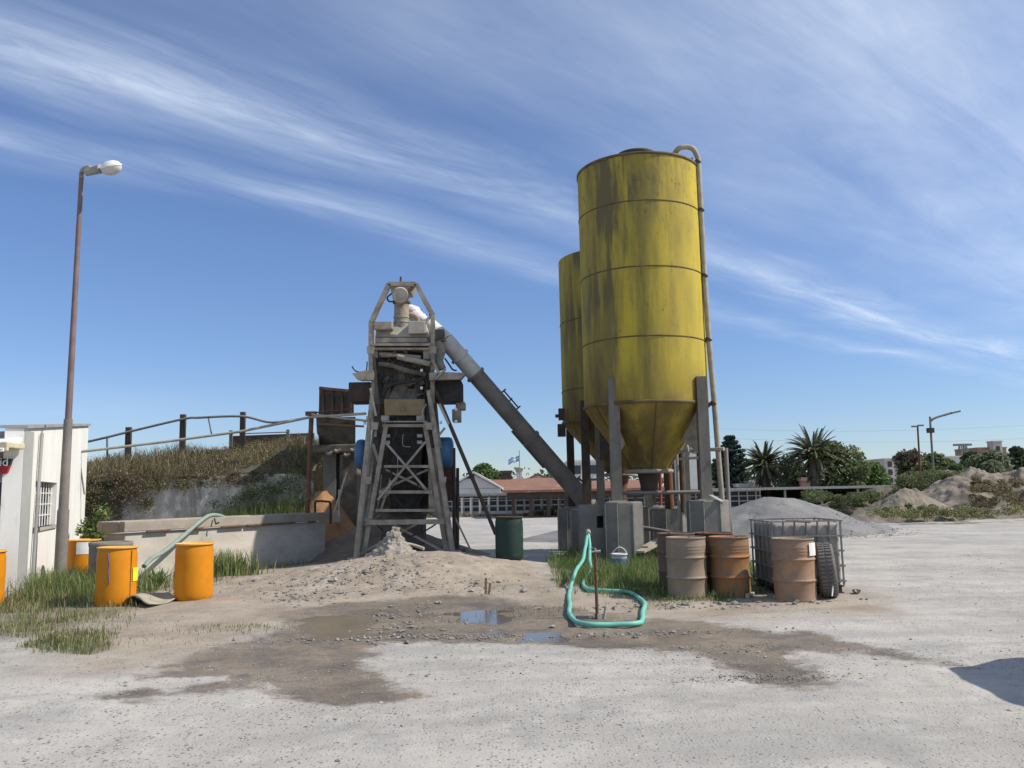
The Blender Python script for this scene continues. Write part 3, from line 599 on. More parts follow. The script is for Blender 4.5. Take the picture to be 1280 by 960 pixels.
t_, a, b_, ze = gable('white_gable_house', 'white gabled warehouse behind the left end of the long shed', 556, 628, 611, 591, 75, 14, M['far_white'], M['far_white'], ridge_along=False)
MB().box(((a.x+b_.x)/2-.3, 75.2, ze+1.1), (.7, .1, .5)).build('vent', M['dark_glass'], t_)
gable('red_roof_house', 'low house with dull red roof between white gable and canopy', 606, 700, 612, 598, 84, 12, M['tile_red'], M['far_white'])
gable('red_hip_house', 'distant house with small red peaked roof behind the canopy', 655, 690, 600, 592, 100, 9, M['tile_red'], M['far_white'], ridge_along=False)
# chimney, water tower, flag
p = P(633, 600, 90); q = P(633, 591, 90)
MB().box((p.x, 90, q.z/2), (1.1, 1.0, q.z)).box((p.x, 90, q.z+.1), (1.3, 1.2, .25)).build('chimney', M['rust_dark'], label='dark chimney stack standing left of the water tower', cat='chimney')
wt = P(649, 600, 110); t_ = thing('water_tower', 'small white water tower rising behind the red roofs', 'tower', (wt.x, 110, 0))
zt, zb = P(649, 584, 110).z, P(649, 590, 110).z
MB().box((wt.x, 110, (zb+0)/2), (.7, .7, zb)).build('shaft', M['far_white'], t_)
mb = MB(); mb.lathe([(0, zb-.1), (.4, zb), (.52, zb+.3), (.56, zt-.25), (.66, zt-.2), (.66, zt), (0, zt+.02)], (wt.x, 110, 0), 12); mb.build('tank', M['far_beige'], t_)
fp = P(649, 563, 109); t_ = thing('flag_on_pole', 'blue and white flag flying on a thin pole over the red roofs', 'flag', (fp.x, 107, 0))
MB().cyl((fp.x, 107, 0), (fp.x, 107, P(649, 563, 107).z), .09, .06, 6).build('pole', M['galv'], t_)
z1, z0 = P(649, 570, 107).z, P(649, 577, 107).z; w = 1.5
for j, (mt_, f0, f1) in enumerate(((M['far_white'], 0, 1/3.), (M['white_paint'], 1/3., 2/3.), (M['far_white'], 2/3., 1))):
    V = []; n = 10
    for i in range(n+1):
        xx = fp.x-i/n*1.4; wy = math.sin(i*.9)*.12; sag = .012*i*i*.3
        for ff in (f0, f1): V.append((xx, 107+wy, z0+(z1-z0)*ff-sag+.05*math.sin(i*1.2)))
    mb = MB(); mb.add(V, [(2*i, 2*i+1, 2*i+3, 2*i+2) for i in range(n)], True); o = mb.build('stripe', mt_, t_)
    s_ = o.modifiers.new('t', 'SOLIDIFY'); s_.thickness = .02
    if j != 1:
        fb = bpy.data.materials.get('flag_blue') or dirty('flag_blue', (.30, .48, .70), (.34, .52, .72), 3, .8, bump=0); o.data.materials[0] = fb
# buildings seen through the silos
def block(name, label, x0p, x1p, ytop, Y, depth, mw, floors=3, nw=3, cat='building', roofm=None):
    a, b_ = P(x0p, 605, Y), P(x1p, 605, Y); zt = P((x0p+x1p)/2, ytop, Y).z; w = b_.x-a.x
    t_ = thing(name, label, cat, ((a.x+b_.x)/2, Y+depth/2, 0)); MB().box(((a.x+b_.x)/2, Y+depth/2, zt/2), (w, depth, zt)).build('wall', mw, t_)
    MB().box(((a.x+b_.x)/2, Y+depth/2, zt+.1), (w+.3, depth+.3, .3)).build('roof', roofm or mw, t_)
    w0 = None
    for i in range(floors):
        for j in range(nw):
            xx = a.x+w*(j+.5)/nw; zz = zt-(i+.6)*min(3.0, zt/floors)
            if w0 is None: w0 = MB().box((xx, Y-.02, zz), (w/nw*.45, .12, 1.2)).build('window', M['dark_glass'], t_); ref = (xx, zz)
            else:
                c_ = w0.copy(); col.objects.link(c_); c_.location = (xx-ref[0], 0, zz-ref[1])
    return t_
block('apartment_block', 'distant white flat building with long dark window bands seen left of the silo legs', 712, 752, 577, 120, 10, M['far_white'], 3, 2)
block('white_tower_block', 'tall plain white block seen between the big silo cone and its right leg', 852, 872, 556, 68, 4, M['far_white'], 0, 1)
block('brown_hut', 'small brick red hut beside the white block behind the silo', 873, 885, 574, 72, 4, M['far_brick'], 1, 1)
block('white_parapet_building', 'low white flat roofed building behind the shed right of the silo pipe', 862, 946, 604, 72, 8, M['far_white'], 0, 1)
block('low_white_annex', 'short white annex stepping out at the foot of the small palm', 925, 960, 608, 69.5, 2, M['far_white'], 0, 1)
block('red_shed', 'small dark red shed under the tall palm', 1002, 1026, 600, 78, 5, M['far_brick'], 0, 1)
block('beige_apartments', 'beige apartment block half hidden behind the brown leafed tree', 1108, 1132, 574, 190, 12, M['far_beige'], 4, 2)
block('white_far_house', 'white far house seen between the trees at right', 1186, 1216, 571, 200, 10, M['far_white'], 1, 2)
block('red_brick_block', 'reddish apartment block on the skyline at far right', 1226, 1262, 560, 230, 12, M['far_brick'], 2, 4)
block('stair_tower', 'square beige stair tower on the skyline at far right', 1246, 1257, 552, 228, 3, M['far_beige'], 1, 1)

# lattice mast on the skyline
mp_ = P(1203, 556, 210); t_ = thing('lattice_mast', 'small lattice mast on the skyline between the far trees', 'mast', (mp_.x, 210, 0)); mb = MB()
for sx in (-1, 1):
    for sy in (-1, 1): mb.bar((mp_.x+sx*1.6, 210+sy*1.6, 0), (mp_.x+sx*.5, 210+sy*.5, mp_.z), .3)
for k in range(8):
    z0, z1 = mp_.z*k/8, mp_.z*(k+1)/8; w0, w1 = 1.6-1.1*k/8, 1.6-1.1*(k+1)/8
    mb.bar((mp_.x-w0, 208.4, z0), (mp_.x+w1, 208.4, z1), .2); mb.bar((mp_.x+w0, 208.4, z0), (mp_.x-w1, 208.4, z1), .2)
mb.build('tower_frame', M['pipe_grey'], t_); MB().box((mp_.x, 210, mp_.z), (4.2, 1, .5)).build('crossarm', M['pipe_grey'], t_)

# trees
tree('broadleaf_tree', 'green tree top behind the white gabled warehouse', 606, 583, 92, 48, M['tree_green'])
tree('broadleaf_tree', 'olive green bushy tree right of the tall palm', 1046, 553, 66, 78, M['tree_olive'], dens=1.5, nblob=14, low=.05)
tree('broadleaf_tree', 'dark green tree filling the gap between the two palms', 985, 577, 80, 60, M['tree_dark'], nblob=10, low=.05)
tree('broadleaf_tree', 'dark green tree low behind the conifer', 900, 580, 85, 50, M['tree_dark'], low=.05)
tree('broadleaf_tree', 'bright green low tree left of the beige apartments', 1092, 584, 82, 50, M['tree_green'], low=.05)
tree('broadleaf_tree', 'brownish leafed tree in front of the beige apartments', 1142, 562, 75, 62, M['tree_brown'], dens=1.2, low=.05)
tree('broadleaf_tree', 'green tree behind the curved street lamp', 1170, 565, 66, 56, M['tree_olive'], low=.05)
tree('broadleaf_tree', 'dark tree on the skyline right of the white far house', 1216, 568, 90, 44, M['tree_dark'], low=.05)
tree('broadleaf_tree', 'pale silvery round tree on the right heap', 1242, 567, 52, 66, M['tree_pale'], dens=1.5, nblob=14, low=.05)
tree('broadleaf_tree', 'dark tree cut by the right edge of the frame', 1276, 558, 72, 44, M['tree_dark'], low=.05)
tree('broadleaf_tree', 'bushy tree seen under the silo between the red roofs', 885, 588, 76, 34, M['tree_dark'], low=.05)
tree('broadleaf_tree', 'low olive tree on the heap below the curved lamp', 1195, 583, 50, 50, M['tree_olive'], low=.05)
# hedge line far off
V = [];
for k in range(60):
    x = -90+k*4.2; V.append(leaves(160, (x, 240+random.uniform(-8, 8), 2), (5, 4, random.uniform(3, 6.5)), .7))
o = leaf_obj('far_tree_line', V, M['tree_dark']); tag(o, 'distant line of trees along the horizon', 'trees', kind='stuff')
# conifer
def conifer(px, ytop, Y, wpx):
    b_ = P(px, 600, Y); zt = P(px, ytop, Y).z; w = wpx*Y/F_PX/2
    t_ = thing('conifer_tree', 'dark tiered conifer right of the silo fill pipe', 'tree', (b_.x, Y, 0))
    MB().cyl((b_.x, Y, 0), (b_.x, Y, zt), .3, .04, 8).build('trunk', M['bark'], t_); bl = []
    for i in range(12):
        f = i/11; z = zt*(.22+.76*f); r = w*(1-f)**.8*random.uniform(.85, 1.1)+.25
        for j in range(7):
            an = j*.9+i*.5+random.uniform(-.2, .2); L = r*random.uniform(.75, 1.1)
            for s in range(5):
                q = (s+.7)/5.3; bl.append(leaves(22, (b_.x+math.cos(an)*L*q, Y+math.sin(an)*L*q, z-.12*q*L+.30*q*q*L), (.30, .30, .09), .2))
    leaf_obj('crown', bl, M['conifer'], t_)
conifer(915, 546, 72, 56)
# palms
def palm(label, px, ytrunk, ytop, Y, rpx, skirt):
    base = P(px, 600, Y); zc_ = P(px, ytrunk, Y).z; Rf = rpx*Y/F_PX
    t_ = thing('palm_tree', label, 'palm tree', (base.x, Y, 0))
    MB().tube([(base.x, Y, -.2), (base.x, Y, zc_*.5), (base.x, Y, zc_)], [.42, .38, .42], 10).build('trunk', M['palm_bark'], t_)
    V = []; 
    def frond(an, el, L, droop, Vl, lw):
        d = np.array([math.cos(an)*math.cos(el), math.sin(an)*math.cos(el), math.sin(el)]); side = np.array([-math.sin(an), math.cos(an), 0]); p = np.array([base.x, Y, zc_]); n = 22
        pts = []
        for i in range(n+1):
            pts.append(p.copy()); p = p+d*L/n; d = d+np.array([0, 0, -droop/n]); d /= np.linalg.norm(d)
        for i in range(n):
            a, b_ = pts[i], pts[i+1]; dd = (b_-a)/np.linalg.norm(b_-a); nr = np.cross(side, dd)
            Vl.append([a-side*.05, b_-side*.05, b_+side*.05, a+side*.05])
            if i < 2: continue
            l = L*.115*math.sin(math.pi*min(.97, (i/n)*.85+.16))
            for s in (-1, 1):
                for q in (0, .5):
                    a_ = a+(b_-a)*q; tp = a_+dd*l*.75+side*s*l*.62+nr*(.28*l)+np.array([0, 0, -.10*l]); Vl.append([a_-dd*lw, a_+dd*lw, tp+dd*lw*.3, tp-dd*lw*.3])
    for i in range(96):
        frond(random.uniform(0, 6.283), R(90*random.random()**.9-8), Rf*random.uniform(.95, 1.2), random.uniform(1.0, 1.9), V, .032)
    o = npmesh('crown', np.array(V).reshape(-1, 3)-np.array(org[t_.name]), np.arange(len(V)*4).reshape(-1, 4), M['palm'], parent=t_)
    V2 = []
    for i in range(skirt): frond(random.uniform(0, 6.283), R(random.uniform(-70, -15)), Rf*random.uniform(.6, .95), random.uniform(.8, 2.2), V2, .06)
    npmesh('dead_fronds', np.array(V2).reshape(-1, 3)-np.array(org[t_.name]), np.arange(len(V2)*4).reshape(-1, 4), M['palm_dry'], parent=t_)
palm('shorter palm with dead frond skirt right of the conifer', 957, 583, 553, 68, 32, 60)
palm('tall palm with arching fronds beside the olive tree', 1019, 572, 533, 66, 39, 34)

# far street lamps
t_ = thing('twin_lamp_pole', 'thin reddish pole with two small lamp arms beyond the right heap', 'street lamp', (P(1147, 600, 48).x, 48, 0)); p = P(1150, 600, 48); q = P(1147, 533, 48)
MB().cyl((p.x, 48, 0), q, .07, .05, 8).build('pole', M['rust'], t_)
MB().box((q.x-.15, 48, q.z), (.34, .2, .08)).build('lamp_head', M['pipe_grey'], t_); MB().box((q.x+.17, 48, q.z+.05), (.30, .2, .08)).build('lamp_head', M['pipe_grey'], t_)
t_ = thing('curved_street_lamp', 'curved arm street lamp with dark box beyond the right heap', 'street lamp', (P(1165, 600, 46).x, 46, 0)); p = P(1167, 600, 46); q = P(1163, 530, 46)
MB().tube(smooth_path([(p.x, 46, 0), q, P(1164, 526, 46), P(1170, 522, 46), P(1190, 516, 46)]), .06, 8).build('pole', M['pipe_grey'], t_)
MB().bar(P(1189, 516.5, 46), P(1200, 514, 46), .16, .09).build('lamp_head', M['pipe_grey'], t_)
bx = P(1163, 538, 45.9); MB().box(bx, (.32, .25, .26)).build('control_box', M['rust_dark'], t_)
# power line
t_ = thing('power_lines', 'thin overhead power lines across the sky at right', 'cable', (0, 150, 0))
for y0, y1 in ((535, 528), (546, 545)):
    a, b_ = P(880, y0, 150), P(1330, y1, 150); pts = [a.lerp(b_, k/20)-Vector((0, 0, 4*(1-((k-10)/10)**2)*.25)) for k in range(21)]
    MB().tube(pts, .012, 4).build('cable', M['pipe_grey'], t_)

# ------------------------------------------------------------------ heaps
def heap(name, label, cat, cx, cy, rx, ry, h, mat, ns=.12, n=90, kind='structure', power=1.0):
    u = np.linspace(-1.15, 1.15, n); U, V_ = np.meshgrid(u, u); x = cx+U*rx; y = cy+V_*ry
    r = np.sqrt(U**2+V_**2); r = r+.18*fbm(x*.5+3, y*.5, 3)
    z = h*np.clip(1-r**power, -.15, 1); z = np.where(r < .1, h*(1-.1)+0*z, z)
    z = z + ns*(fbm(x*.7, y*.7, 6)+.22*np.abs(fbm(x*4.1, y*4.1, 4)))*np.clip(1.1-r, 0, 1)**.7
    V = np.stack([x, y, z-.03], 2).reshape(-1, 3); i = (np.arange(n-1)[:, None]*n+np.arange(n-1)[None, :]).ravel()
    o = npmesh(name, V, np.stack([i, i+1, i+1+n, i+n], 1), mat, smooth=True)
    return tag(o, label, cat, kind=kind)
heap('gravel_heap', 'broad cone of grey gravel behind the steel drums', 'gravel heap', P(975, 620, 30).x, 30.5, 4.0, 3.6, 1.36, M['grey_gravel'], .09, 120, None)
heap('gravel_heap', 'low spread of grey gravel left of the silo piers', 'gravel heap', P(735, 650, 29).x, 29, 2.6, 2.2, .5, M['grey_gravel'], .08, 60, None)
heap('earth_heap', 'bare pale earth heap on the far right', 'earth heap', P(1148, 620, 38).x, 38.8, 3.0, 2.6, 1.30, M['dirt_heap'], .5, 160, None)
heap('earth_heap', 'long grey earth bank running out of the frame at right', 'earth heap', P(1290, 600, 40).x, 42.5, 8, 4.8, 2.2, M['dirt_heap'], .75, 220, None)
heap('earth_heap', 'weed grown earth heap behind the bare pale one', 'earth heap', P(1180, 600, 47).x, 48, 7, 3.5, 2.3, M['bank_soil'], .7, 100, None)
heap('earth_heap', 'low dark earth heap between the gravel cone and the pale heap', 'earth heap', P(1075, 620, 42).x, 42, 4.4, 2.2, 1.1, M['bank_soil'], .5, 70, None)
for hx, hy, rr_, hh_, n_, lab_ in ((P(975, 620, 30).x, 30.5, 4.4, 1.36, 1600, 'coarse grey stones rolled to the foot of the gravel cone'),):
    an_ = rng.random(n_)*6.283; rad_ = rr_*(.25+.85*rng.random(n_)**.5); Xs, Ys = hx+np.cos(an_)*rad_, hy+np.sin(an_)*rad_*.9
    Zs = np.clip(hh_*(1-np.hypot((Xs-hx)/4.0, (Ys-hy)/3.6)), 0, 9)
    o = stones('gravel', Xs, Ys, Zs, np.clip(rng.lognormal(-4.0, .4, n_), .008, .05), M['rubble']); tag(o, lab_, 'gravel', kind='stuff')
bl = []
def bushes(pts, mat, label, leaf, name='weeds'):
    bb = []
    for (px, py, Y, rpx, n) in pts:
        c_ = P(px, py, Y); r0 = rpx*Y/F_PX; bb.append(leaves(n, c_, (r0, r0*.8, r0*.55), leaf))
    o = leaf_obj(name, bb, mat); return tag(o, label, 'weeds', kind='stuff')
bushes([(1030+random.uniform(-30, 70), random.uniform(617, 632), random.uniform(39, 43), random.uniform(7, 14), 380) for k in range(22)] + [(1180+random.uniform(-50, 45), random.uniform(592, 615), random.uniform(44, 47), random.uniform(8, 18), 420) for k in range(44)] + [(random.uniform(1095, 1210), random.uniform(632, 644), random.uniform(36.2, 36.9), random.uniform(3, 9), 160) for k in range(16)], M['tree_olive'], 'green weeds growing over the earth heaps at right', .055)
bushes([(random.uniform(1090, 1290), random.uniform(636, 645), random.uniform(34, 36.5), random.uniform(4, 14), 260) for k in range(46)], M['grass'], 'low weeds along the foot of the earth heaps', .035)
bushes([(1240+random.uniform(-25, 50), random.uniform(596, 636), random.uniform(37.6, 40), random.uniform(3, 12), 240) for k in range(46)], M['drygrass'], 'dry brush on the long grey earth bank', .04)

# ------------------------------------------------------------------ embankment on the left
EY = 23.5
# top outline from left to right: x position, top height
prof = [(-22, 1.7), (-16, 2.0), (P(110, 560, EY).x, P(110, 574, EY).z), (P(180, 560, EY).x, P(180, 568, EY).z), (P(250, 560, EY).x, P(250, 560, EY).z), (P(300, 560, EY).x, P(300, 554, EY).z), (P(392, 560, EY).x, P(392, 553, EY).z)]
mb = MB(); V = []; n = len(prof)
xs2 = np.linspace(prof[0][0], prof[-1][0], 90); tz = np.interp(xs2, [p[0] for p in prof], [p[1] for p in prof])
wallz = np.interp(xs2, [-22, P(110, 600, EY).x, P(392, 590, EY).x], [1.4, P(110, 603, EY).z, P(392, 588, EY).z])+.03*np.sin(xs2*2.3)
rows = []
for k, (yy, zf) in enumerate(((EY, 0), (EY, .5), (EY+.02, 1.0))):
    rows.append(np.stack([xs2, np.full(90, yy)+.05*fbm(xs2*2, xs2*0+zf*9, 3), wallz*zf-.02], 1))
V = np.concatenate(rows); i = (np.arange(2)[:, None]*90+np.arange(89)[None, :]).ravel()
t_ = thing('ramp_embankment', 'raised ramp bank with stained grey retaining wall and dry growth', 'embankment', (-9, EY, 0))
wo_ = npmesh('retaining_wall', np.concatenate([V, V+np.array([0, .35, 0])])-np.array([-9, EY, 0]), np.concatenate([np.stack([i, i+1, i+91, i+90], 1), np.stack([np.arange(180, 269), np.arange(181, 270), np.arange(451, 540), np.arange(450, 539)], 1)]), M['bank_wall'], parent=t_)
rows = []
for f in np.linspace(0, 1, 10):
    yy = EY+.1+f*2.2; zz = wallz+(tz-wallz)*math.sin(f*math.pi/2)**.7
    rows.append(np.stack([xs2, np.full(90, yy)+.2*fbm(xs2*1.5, xs2*0+f*5, 3), zz+.12*fbm(xs2*1.8, xs2*0+f*7+2, 4)], 1))
rows.append(np.stack([xs2, np.full(90, EY+9), tz], 1)); rows.append(np.stack([xs2, np.full(90, EY+12), tz*0], 1))
V = np.concatenate(rows); i = (np.arange(11)[:, None]*90+np.arange(89)[None, :]).ravel()
npmesh('earth_top', V-np.array([-9, EY, 0]), np.stack([i, i+1, i+91, i+90], 1), M['bank_soil'], smooth=True, parent=t_)
# growth on the bank
n = 24000; X = rng.uniform(-14, prof[-1][0], n); f = rng.random(n); Y = EY-.05+f*2.4; tzz = np.interp(X, xs2, tz); wz_ = np.interp(X, xs2, wallz)
cl_ = np.clip(fbm(X*.9, f*3, 3)*1.3+.6, 0.05, 1); k = rng.random(n) < cl_; X, Y, f, tzz, wz_ = X[k], Y[k], f[k], tzz[k], wz_[k]
Z = wz_+(tzz-wz_)*np.sin(f*1.57)**.7
o = blades('bank_grass', X, Y, Z, .05+.42*rng.random(len(X))**3*np.clip(fbm(X*.8, X*0, 3)+.8, .3, 1.4), M['drygrass'], lean=1.1, w=.006); tag(o, 'dry brown and olive growth along the top of the ramp bank', 'grass', kind='stuff')
bb = []
for k in range(340):
    x = random.uniform(-13.5, prof[-1][0]); f = random.uniform(0, 1); z = float(np.interp(x, xs2, wallz)+(np.interp(x, xs2, tz)-np.interp(x, xs2, wallz))*f); r0 = random.uniform(.12, .42)
    if x < P(190, 600, EY).x and random.random() < .55: z -= random.uniform(.1, 1.0); f = 0
    bb.append(leaves(260, (x, EY-.12+f*2, z+.02-(.25 if f < .2 else 0)), (r0*1.3, r0, r0*.9), .022, .1))
for k in range(60):
    x = random.uniform(-13.5, prof[-1][0]); z = float(np.interp(x, xs2, wallz))-random.random()**2*.22; r0 = random.uniform(.06, .17); bb.append(leaves(120, (x, EY-.03, z), (r0*1.2, r0*.5, r0*1.1), .02, .1))
o = leaf_obj('bank_scrub', bb, M['scrub']); tag(o, 'brown scrub hanging over the stained retaining wall', 'scrub', kind='stuff')
bb = []
for k in range(30):
    f = random.random()**.7; x = P(235+150*f, 640, EY-.5).x; top = P(300, 640-50*f*random.random(), EY-.5).z; r0 = random.uniform(.15, .3)
    bb.append(leaves(200, (x, EY-.4-random.random()*.5, max(.5, top)), (r0*1.5, r0, r0*.9), .022, .1))
o = leaf_obj('wall_weeds', bb, M['bankgreen']); tag(o, 'green weeds climbing the right part of the stained wall', 'weeds', kind='stuff')
X = rng.uniform(P(230, 650, 22.8).x, P(385, 650, 22.8).x, 7000); Y = rng.uniform(22.2, 23.4, 7000); fx = (X-X.min())/(X.max()-X.min())
o = blades('wall_grass', X, Y, X*0+.55, .35+(.25+.75*fx)*rng.random(7000), M['bankgreen'], w=.006); tag(o, 'tall green grass between the concrete trough and the wall', 'grass', kind='stuff')
MB().box(((P(120, 650, 22).x+P(390, 650, 22).x)/2, 22.6, .28), (P(390, 650, 22).x-P(120, 650, 22).x, 2.6, .56)).build('soil_bed', M['bank_soil'], kind='structure')
# fence on top of the bank
t_ = thing('ramp_fence', 'timber post fence with sagging cable along the ramp top', 'fence', (-8.5, 25, 0)); FY = 25.0
posts = [(160, 534, 580, .28), (228, 518, 574, .28), (303, 515, 566, .26)]
for px, y0, y1, w in posts:
    a, b_ = P(px, y1, FY), P(px+.5, y0, FY); MB().box(((a.x+b_.x)/2, FY, (a.z+b_.z)/2-.2), (w*.55, .13, b_.z-a.z+.4)).build('post', M['rust_dark'], t_, bevel=.01)
for px, y0, y1 in ((134, 545, 575),): MB().cyl(P(px, y1, FY), P(px, y0, FY), .03, n=8).build('stake', M['pipe_grey'], t_)
MB().cyl(P(265, 545, FY), P(260, 520, FY), .022, n=6).build('stake', M['pipe_grey'], t_)
cab = [P(60, 562, FY), P(105, 553, FY), P(134, 546.5, FY-.1), P(160, 540, FY-.1), P(228, 524, FY-.1), P(250, 522, FY-.1), P(303, 520.5, FY-.1), P(340, 528, FY-.1), P(386, 522, FY-.1)]
MB().tube(smooth_path(cab), .035, 8).build('cable', M['pipe_grey'], t_)
# black beam wall behind the bank
t_ = thing('ramp_side_boards', 'dark low board wall on the ramp next to the hopper', 'wall', (P(340, 550, 26).x, 26, 0))
a, b_ = P(290, 566, 26), P(392, 542, 26); z0, z1 = P(290, 545, 26).z, P(392, 541, 26).z
MB().prism([(a.x, 26, a.z-.5), (b_.x, 26, a.z-.5), (b_.x, 26, z1), (a.x, 26, z0)], (0, .12, 0)).build('board', M['rust_dark'], t_)
for px, yy in ((289, 538), (360, 537)):
    q = P(px, yy, 25.9); MB().box((q.x, 25.9, q.z-.3), (.09, .09, .6)).build('post', M['pipe_grey'], t_)
MB().tube([P(289, 539, 25.85), P(305, 542, 25.85), P(360, 540, 25.85)], .02, 6).build('rail', M['pipe_grey'], t_)
# long overhead water pipe from the white building to the tower
t_ = thing('overhead_pipe', 'long pale water pipe running from the white building to the rusty post', 'pipe', (P(240, 560, 19.5).x, 19.5, 0))
MB().tube([P(98, 565, 20.2), P(200, 553, 20.4), P(300, 539.5, 20.6), P(388, 521.5, 20.8), P(457, 517, 19.5)], .032, 8).build('pipe', M['pipe_tan'], t_)
MB().tube([P(98, 565, 20.2), P(105.5, 618, 20.4)], .018, 6).build('stay', M['pipe_grey'], t_)
# rusty post frame by the hopper
t_ = thing('rusty_pipe_stand', 'rusty post with pale cross pipes left of the tower', 'pipe stand', (P(386, 640, 20.9).x, 20.9, 0))
MB().tube([P(384, 644, 20.9), P(389.5, 516, 20.9)], .06, 8).build('post', M['rust'], t_)
MB().box(P(389, 517, 20.9), (.26, .14, .1)).build('cap_plate', M['rust'], t_)
MB().tube([P(390, 518, 20.8), P(458, 526, 19.45)], .03, 6).build('cross_pipe', M['pipe_tan'], t_)
MB().tube([P(392, 516, 20.9), P(440, 511, 20.9)], .02, 6).build('cross_pipe', M['rust'], t_)
t_ = thing('bent_pipe_rail', 'bent dark pipe rail at the right end of the concrete trough', 'rail', (P(402, 650, 21.3).x, 21.3, 0))
MB().tube(smooth_path([P(394, 645, 21.3), P(394, 628, 21.3), P(398, 626.5, 21.3), P(408, 627, 21.3), P(413, 630, 21.3), P(413, 655, 21.3)], 3), .03, 6).build('rail', M['rust_dark'], t_)

# ------------------------------------------------------------------ trough
tA, tB = Vector((-7.33, 16.2, 0)), Vector((-4.60, 21.5, 0)); zt_ = 1.18; Lt = (tB-tA).length
tdir = (tB-tA).normalized(); tnor = Vector((tdir.y, -tdir.x, 0)); ta = math.atan2(tdir.y, tdir.x)
t_ = thing('concrete_trough', 'long low concrete trough with thick lip below the ramp wall', 'trough', (tA+tB)/2)
def tbx(mb, s_, o_, z, L, w, h): c_ = tA+tdir*s_-tnor*o_; return mb.box((c_.x, c_.y, z), (L, w, h), ta)
mb = MB(); tbx(mb, Lt/2, .38, .46, Lt-.16, .6, .98); mb.build('basin', M['trough'], t_, bevel=.02)
mb = MB(); tbx(mb, Lt/2, .08, zt_-.10, Lt, .16, .20); tbx(mb, Lt/2, .70, zt_-.10, Lt, .16, .20); tbx(mb, .08, .39, zt_-.102, .16, .44, .196); tbx(mb, Lt-.08, .39, zt_-.102, .16, .44, .196); mb.build('lip', M['trough_lip'], t_, bevel=.015)
mb = MB(); x = .5
while x < Lt-.6:
    L = random.uniform(.2, .9); tbx(mb, x+L/2, -.003, zt_-.21, L, .05, random.uniform(.012, .03)); x += L+random.choice((.02, .05, .5))
mb.build('rusty_edge', M['rust'], t_, kind='stuff')
# pale green suction hose over the trough lip
t_ = thing('suction_hose', 'pale green hose arching over the trough lip down to the ground', 'hose', (P(240, 690, 17.0).x, 17.0, 0))
hp = [P(288, 652, 18.9), P(276, 645, 18.4), P(262, 644.5, 18.05), P(250, 652, 17.7), P(236, 664, 17.3), P(222, 676, 16.9), P(204, 690, 16.4), P(190, 698, 16.0), P(180, 708, 15.7)]
MB().tube(smooth_path(hp), .042, 12).build('hose', M['hose_pale'], t_)
MB().tube([P(268, 648, 18.1), P(270, 655, 18.05), P(274, 653, 18.05)], .02, 6).build('hook', M['rust_dark'], t_)

# ------------------------------------------------------------------ white building left
A = P(25, 640, 14.0); B = P(106, 640, 21.2); ax, ay, bx_, by_ = A.x, 14.0, B.x, 21.2
t_ = thing('white_building', 'white rendered building with barred window at the left edge', 'building', (ax, ay, 0))
zA, zB = P(28, 537, 14.0).z, P(106, 533, 21.2).z
dv = Vector((bx_-ax, by_-ay, 0)); Lw = dv.length; dv.normalize(); nv = Vector((dv.y, -dv.x, 0))   # outward, to the right
def W(s, z, o=0.0): v_ = Vector((ax, ay, 0))+dv*s+nv*o; return Vector((v_.x, v_.y, z))
def wall_s(px):  # distance along the wall for an image column
    best = min(np.linspace(0, Lw, 400), key=lambda s: abs((lambda q: 640+F_PX*((q-CAM).dot(cr))/((q-CAM).dot(cf)))(W(s, 1.8))-px)); return float(best)
s0, s1 = wall_s(44), wall_s(71); wz0, wz1 = 1.12, 1.95
lefts = [(0, s0, 0, None)]
def roofz(s): return zA+.02+(zB-zA)*s/Lw
mb = MB(); T = -.28
def wseg(sa, sb, z0a, z1a, z1b=None):
    z1b = z1a if z1b is None else z1b
    mb.prism([W(sa, z0a), W(sb, z0a), W(sb, z1b), W(sa, z1a)], nv*T)
wseg(0, s0, -.1, roofz(0), roofz(s0)); wseg(s1, Lw, -.1, roofz(s1), roofz(Lw)); wseg(s0, s1, -.1, wz0); wseg(s0, s1, wz1, roofz(s0), roofz(s1))
mb.build('side_wall', M['white_wall'], t_)
# front wall, its shade painted in as darker grey, with window opening and far walls, roof
FX0 = ax-6.5
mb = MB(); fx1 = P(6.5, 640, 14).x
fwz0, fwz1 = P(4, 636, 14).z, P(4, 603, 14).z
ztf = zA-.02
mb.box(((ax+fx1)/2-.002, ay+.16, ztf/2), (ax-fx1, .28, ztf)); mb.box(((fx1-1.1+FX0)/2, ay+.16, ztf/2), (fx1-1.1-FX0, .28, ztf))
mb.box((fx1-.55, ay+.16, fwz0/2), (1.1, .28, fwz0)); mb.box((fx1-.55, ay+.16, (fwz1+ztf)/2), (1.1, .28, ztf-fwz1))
mb.build('front_wall', M['wall_shade_grey'], t_)
mb = MB(); mb.box((fx1-.55, ay+.2, (fwz0+fwz1)/2), (1.12, .03, fwz1-fwz0)); mb.build('window_pane', M['dark_glass'], t_)
MB().box((fx1-.03, ay+.14, (fwz0+fwz1)/2), (.05, .06, fwz1-fwz0)).box((fx1-.55, ay+.14, fwz0+.025), (1.0, .06, .05)).build('window_frame', M['galv'], t_)
MB().prism([(FX0, ay+.3, -.1), (FX0, ay+.3, zA-.25), (FX0, by_, zB-.25), (FX0, by_, -.1)], (.2, 0, 0)).prism([(FX0+.2, by_-.2, -.1), (bx_-.31, by_-.2, -.1), (bx_-.31, by_-.2, zB-.1), (FX0+.2, by_-.2, zB-.1)], (0, .2, 0)).build('back_wall', M['white_wall'], t_)
MB().prism([(FX0+.25, ay+.35, zA-.35), (ax-.6, ay+.35, zA-.35), (bx_-.6, by_-.25, zB-.35), (FX0+.25, by_-.25, zB-.35)], (0, 0, .1)).build('roof', M['concrete'], t_)
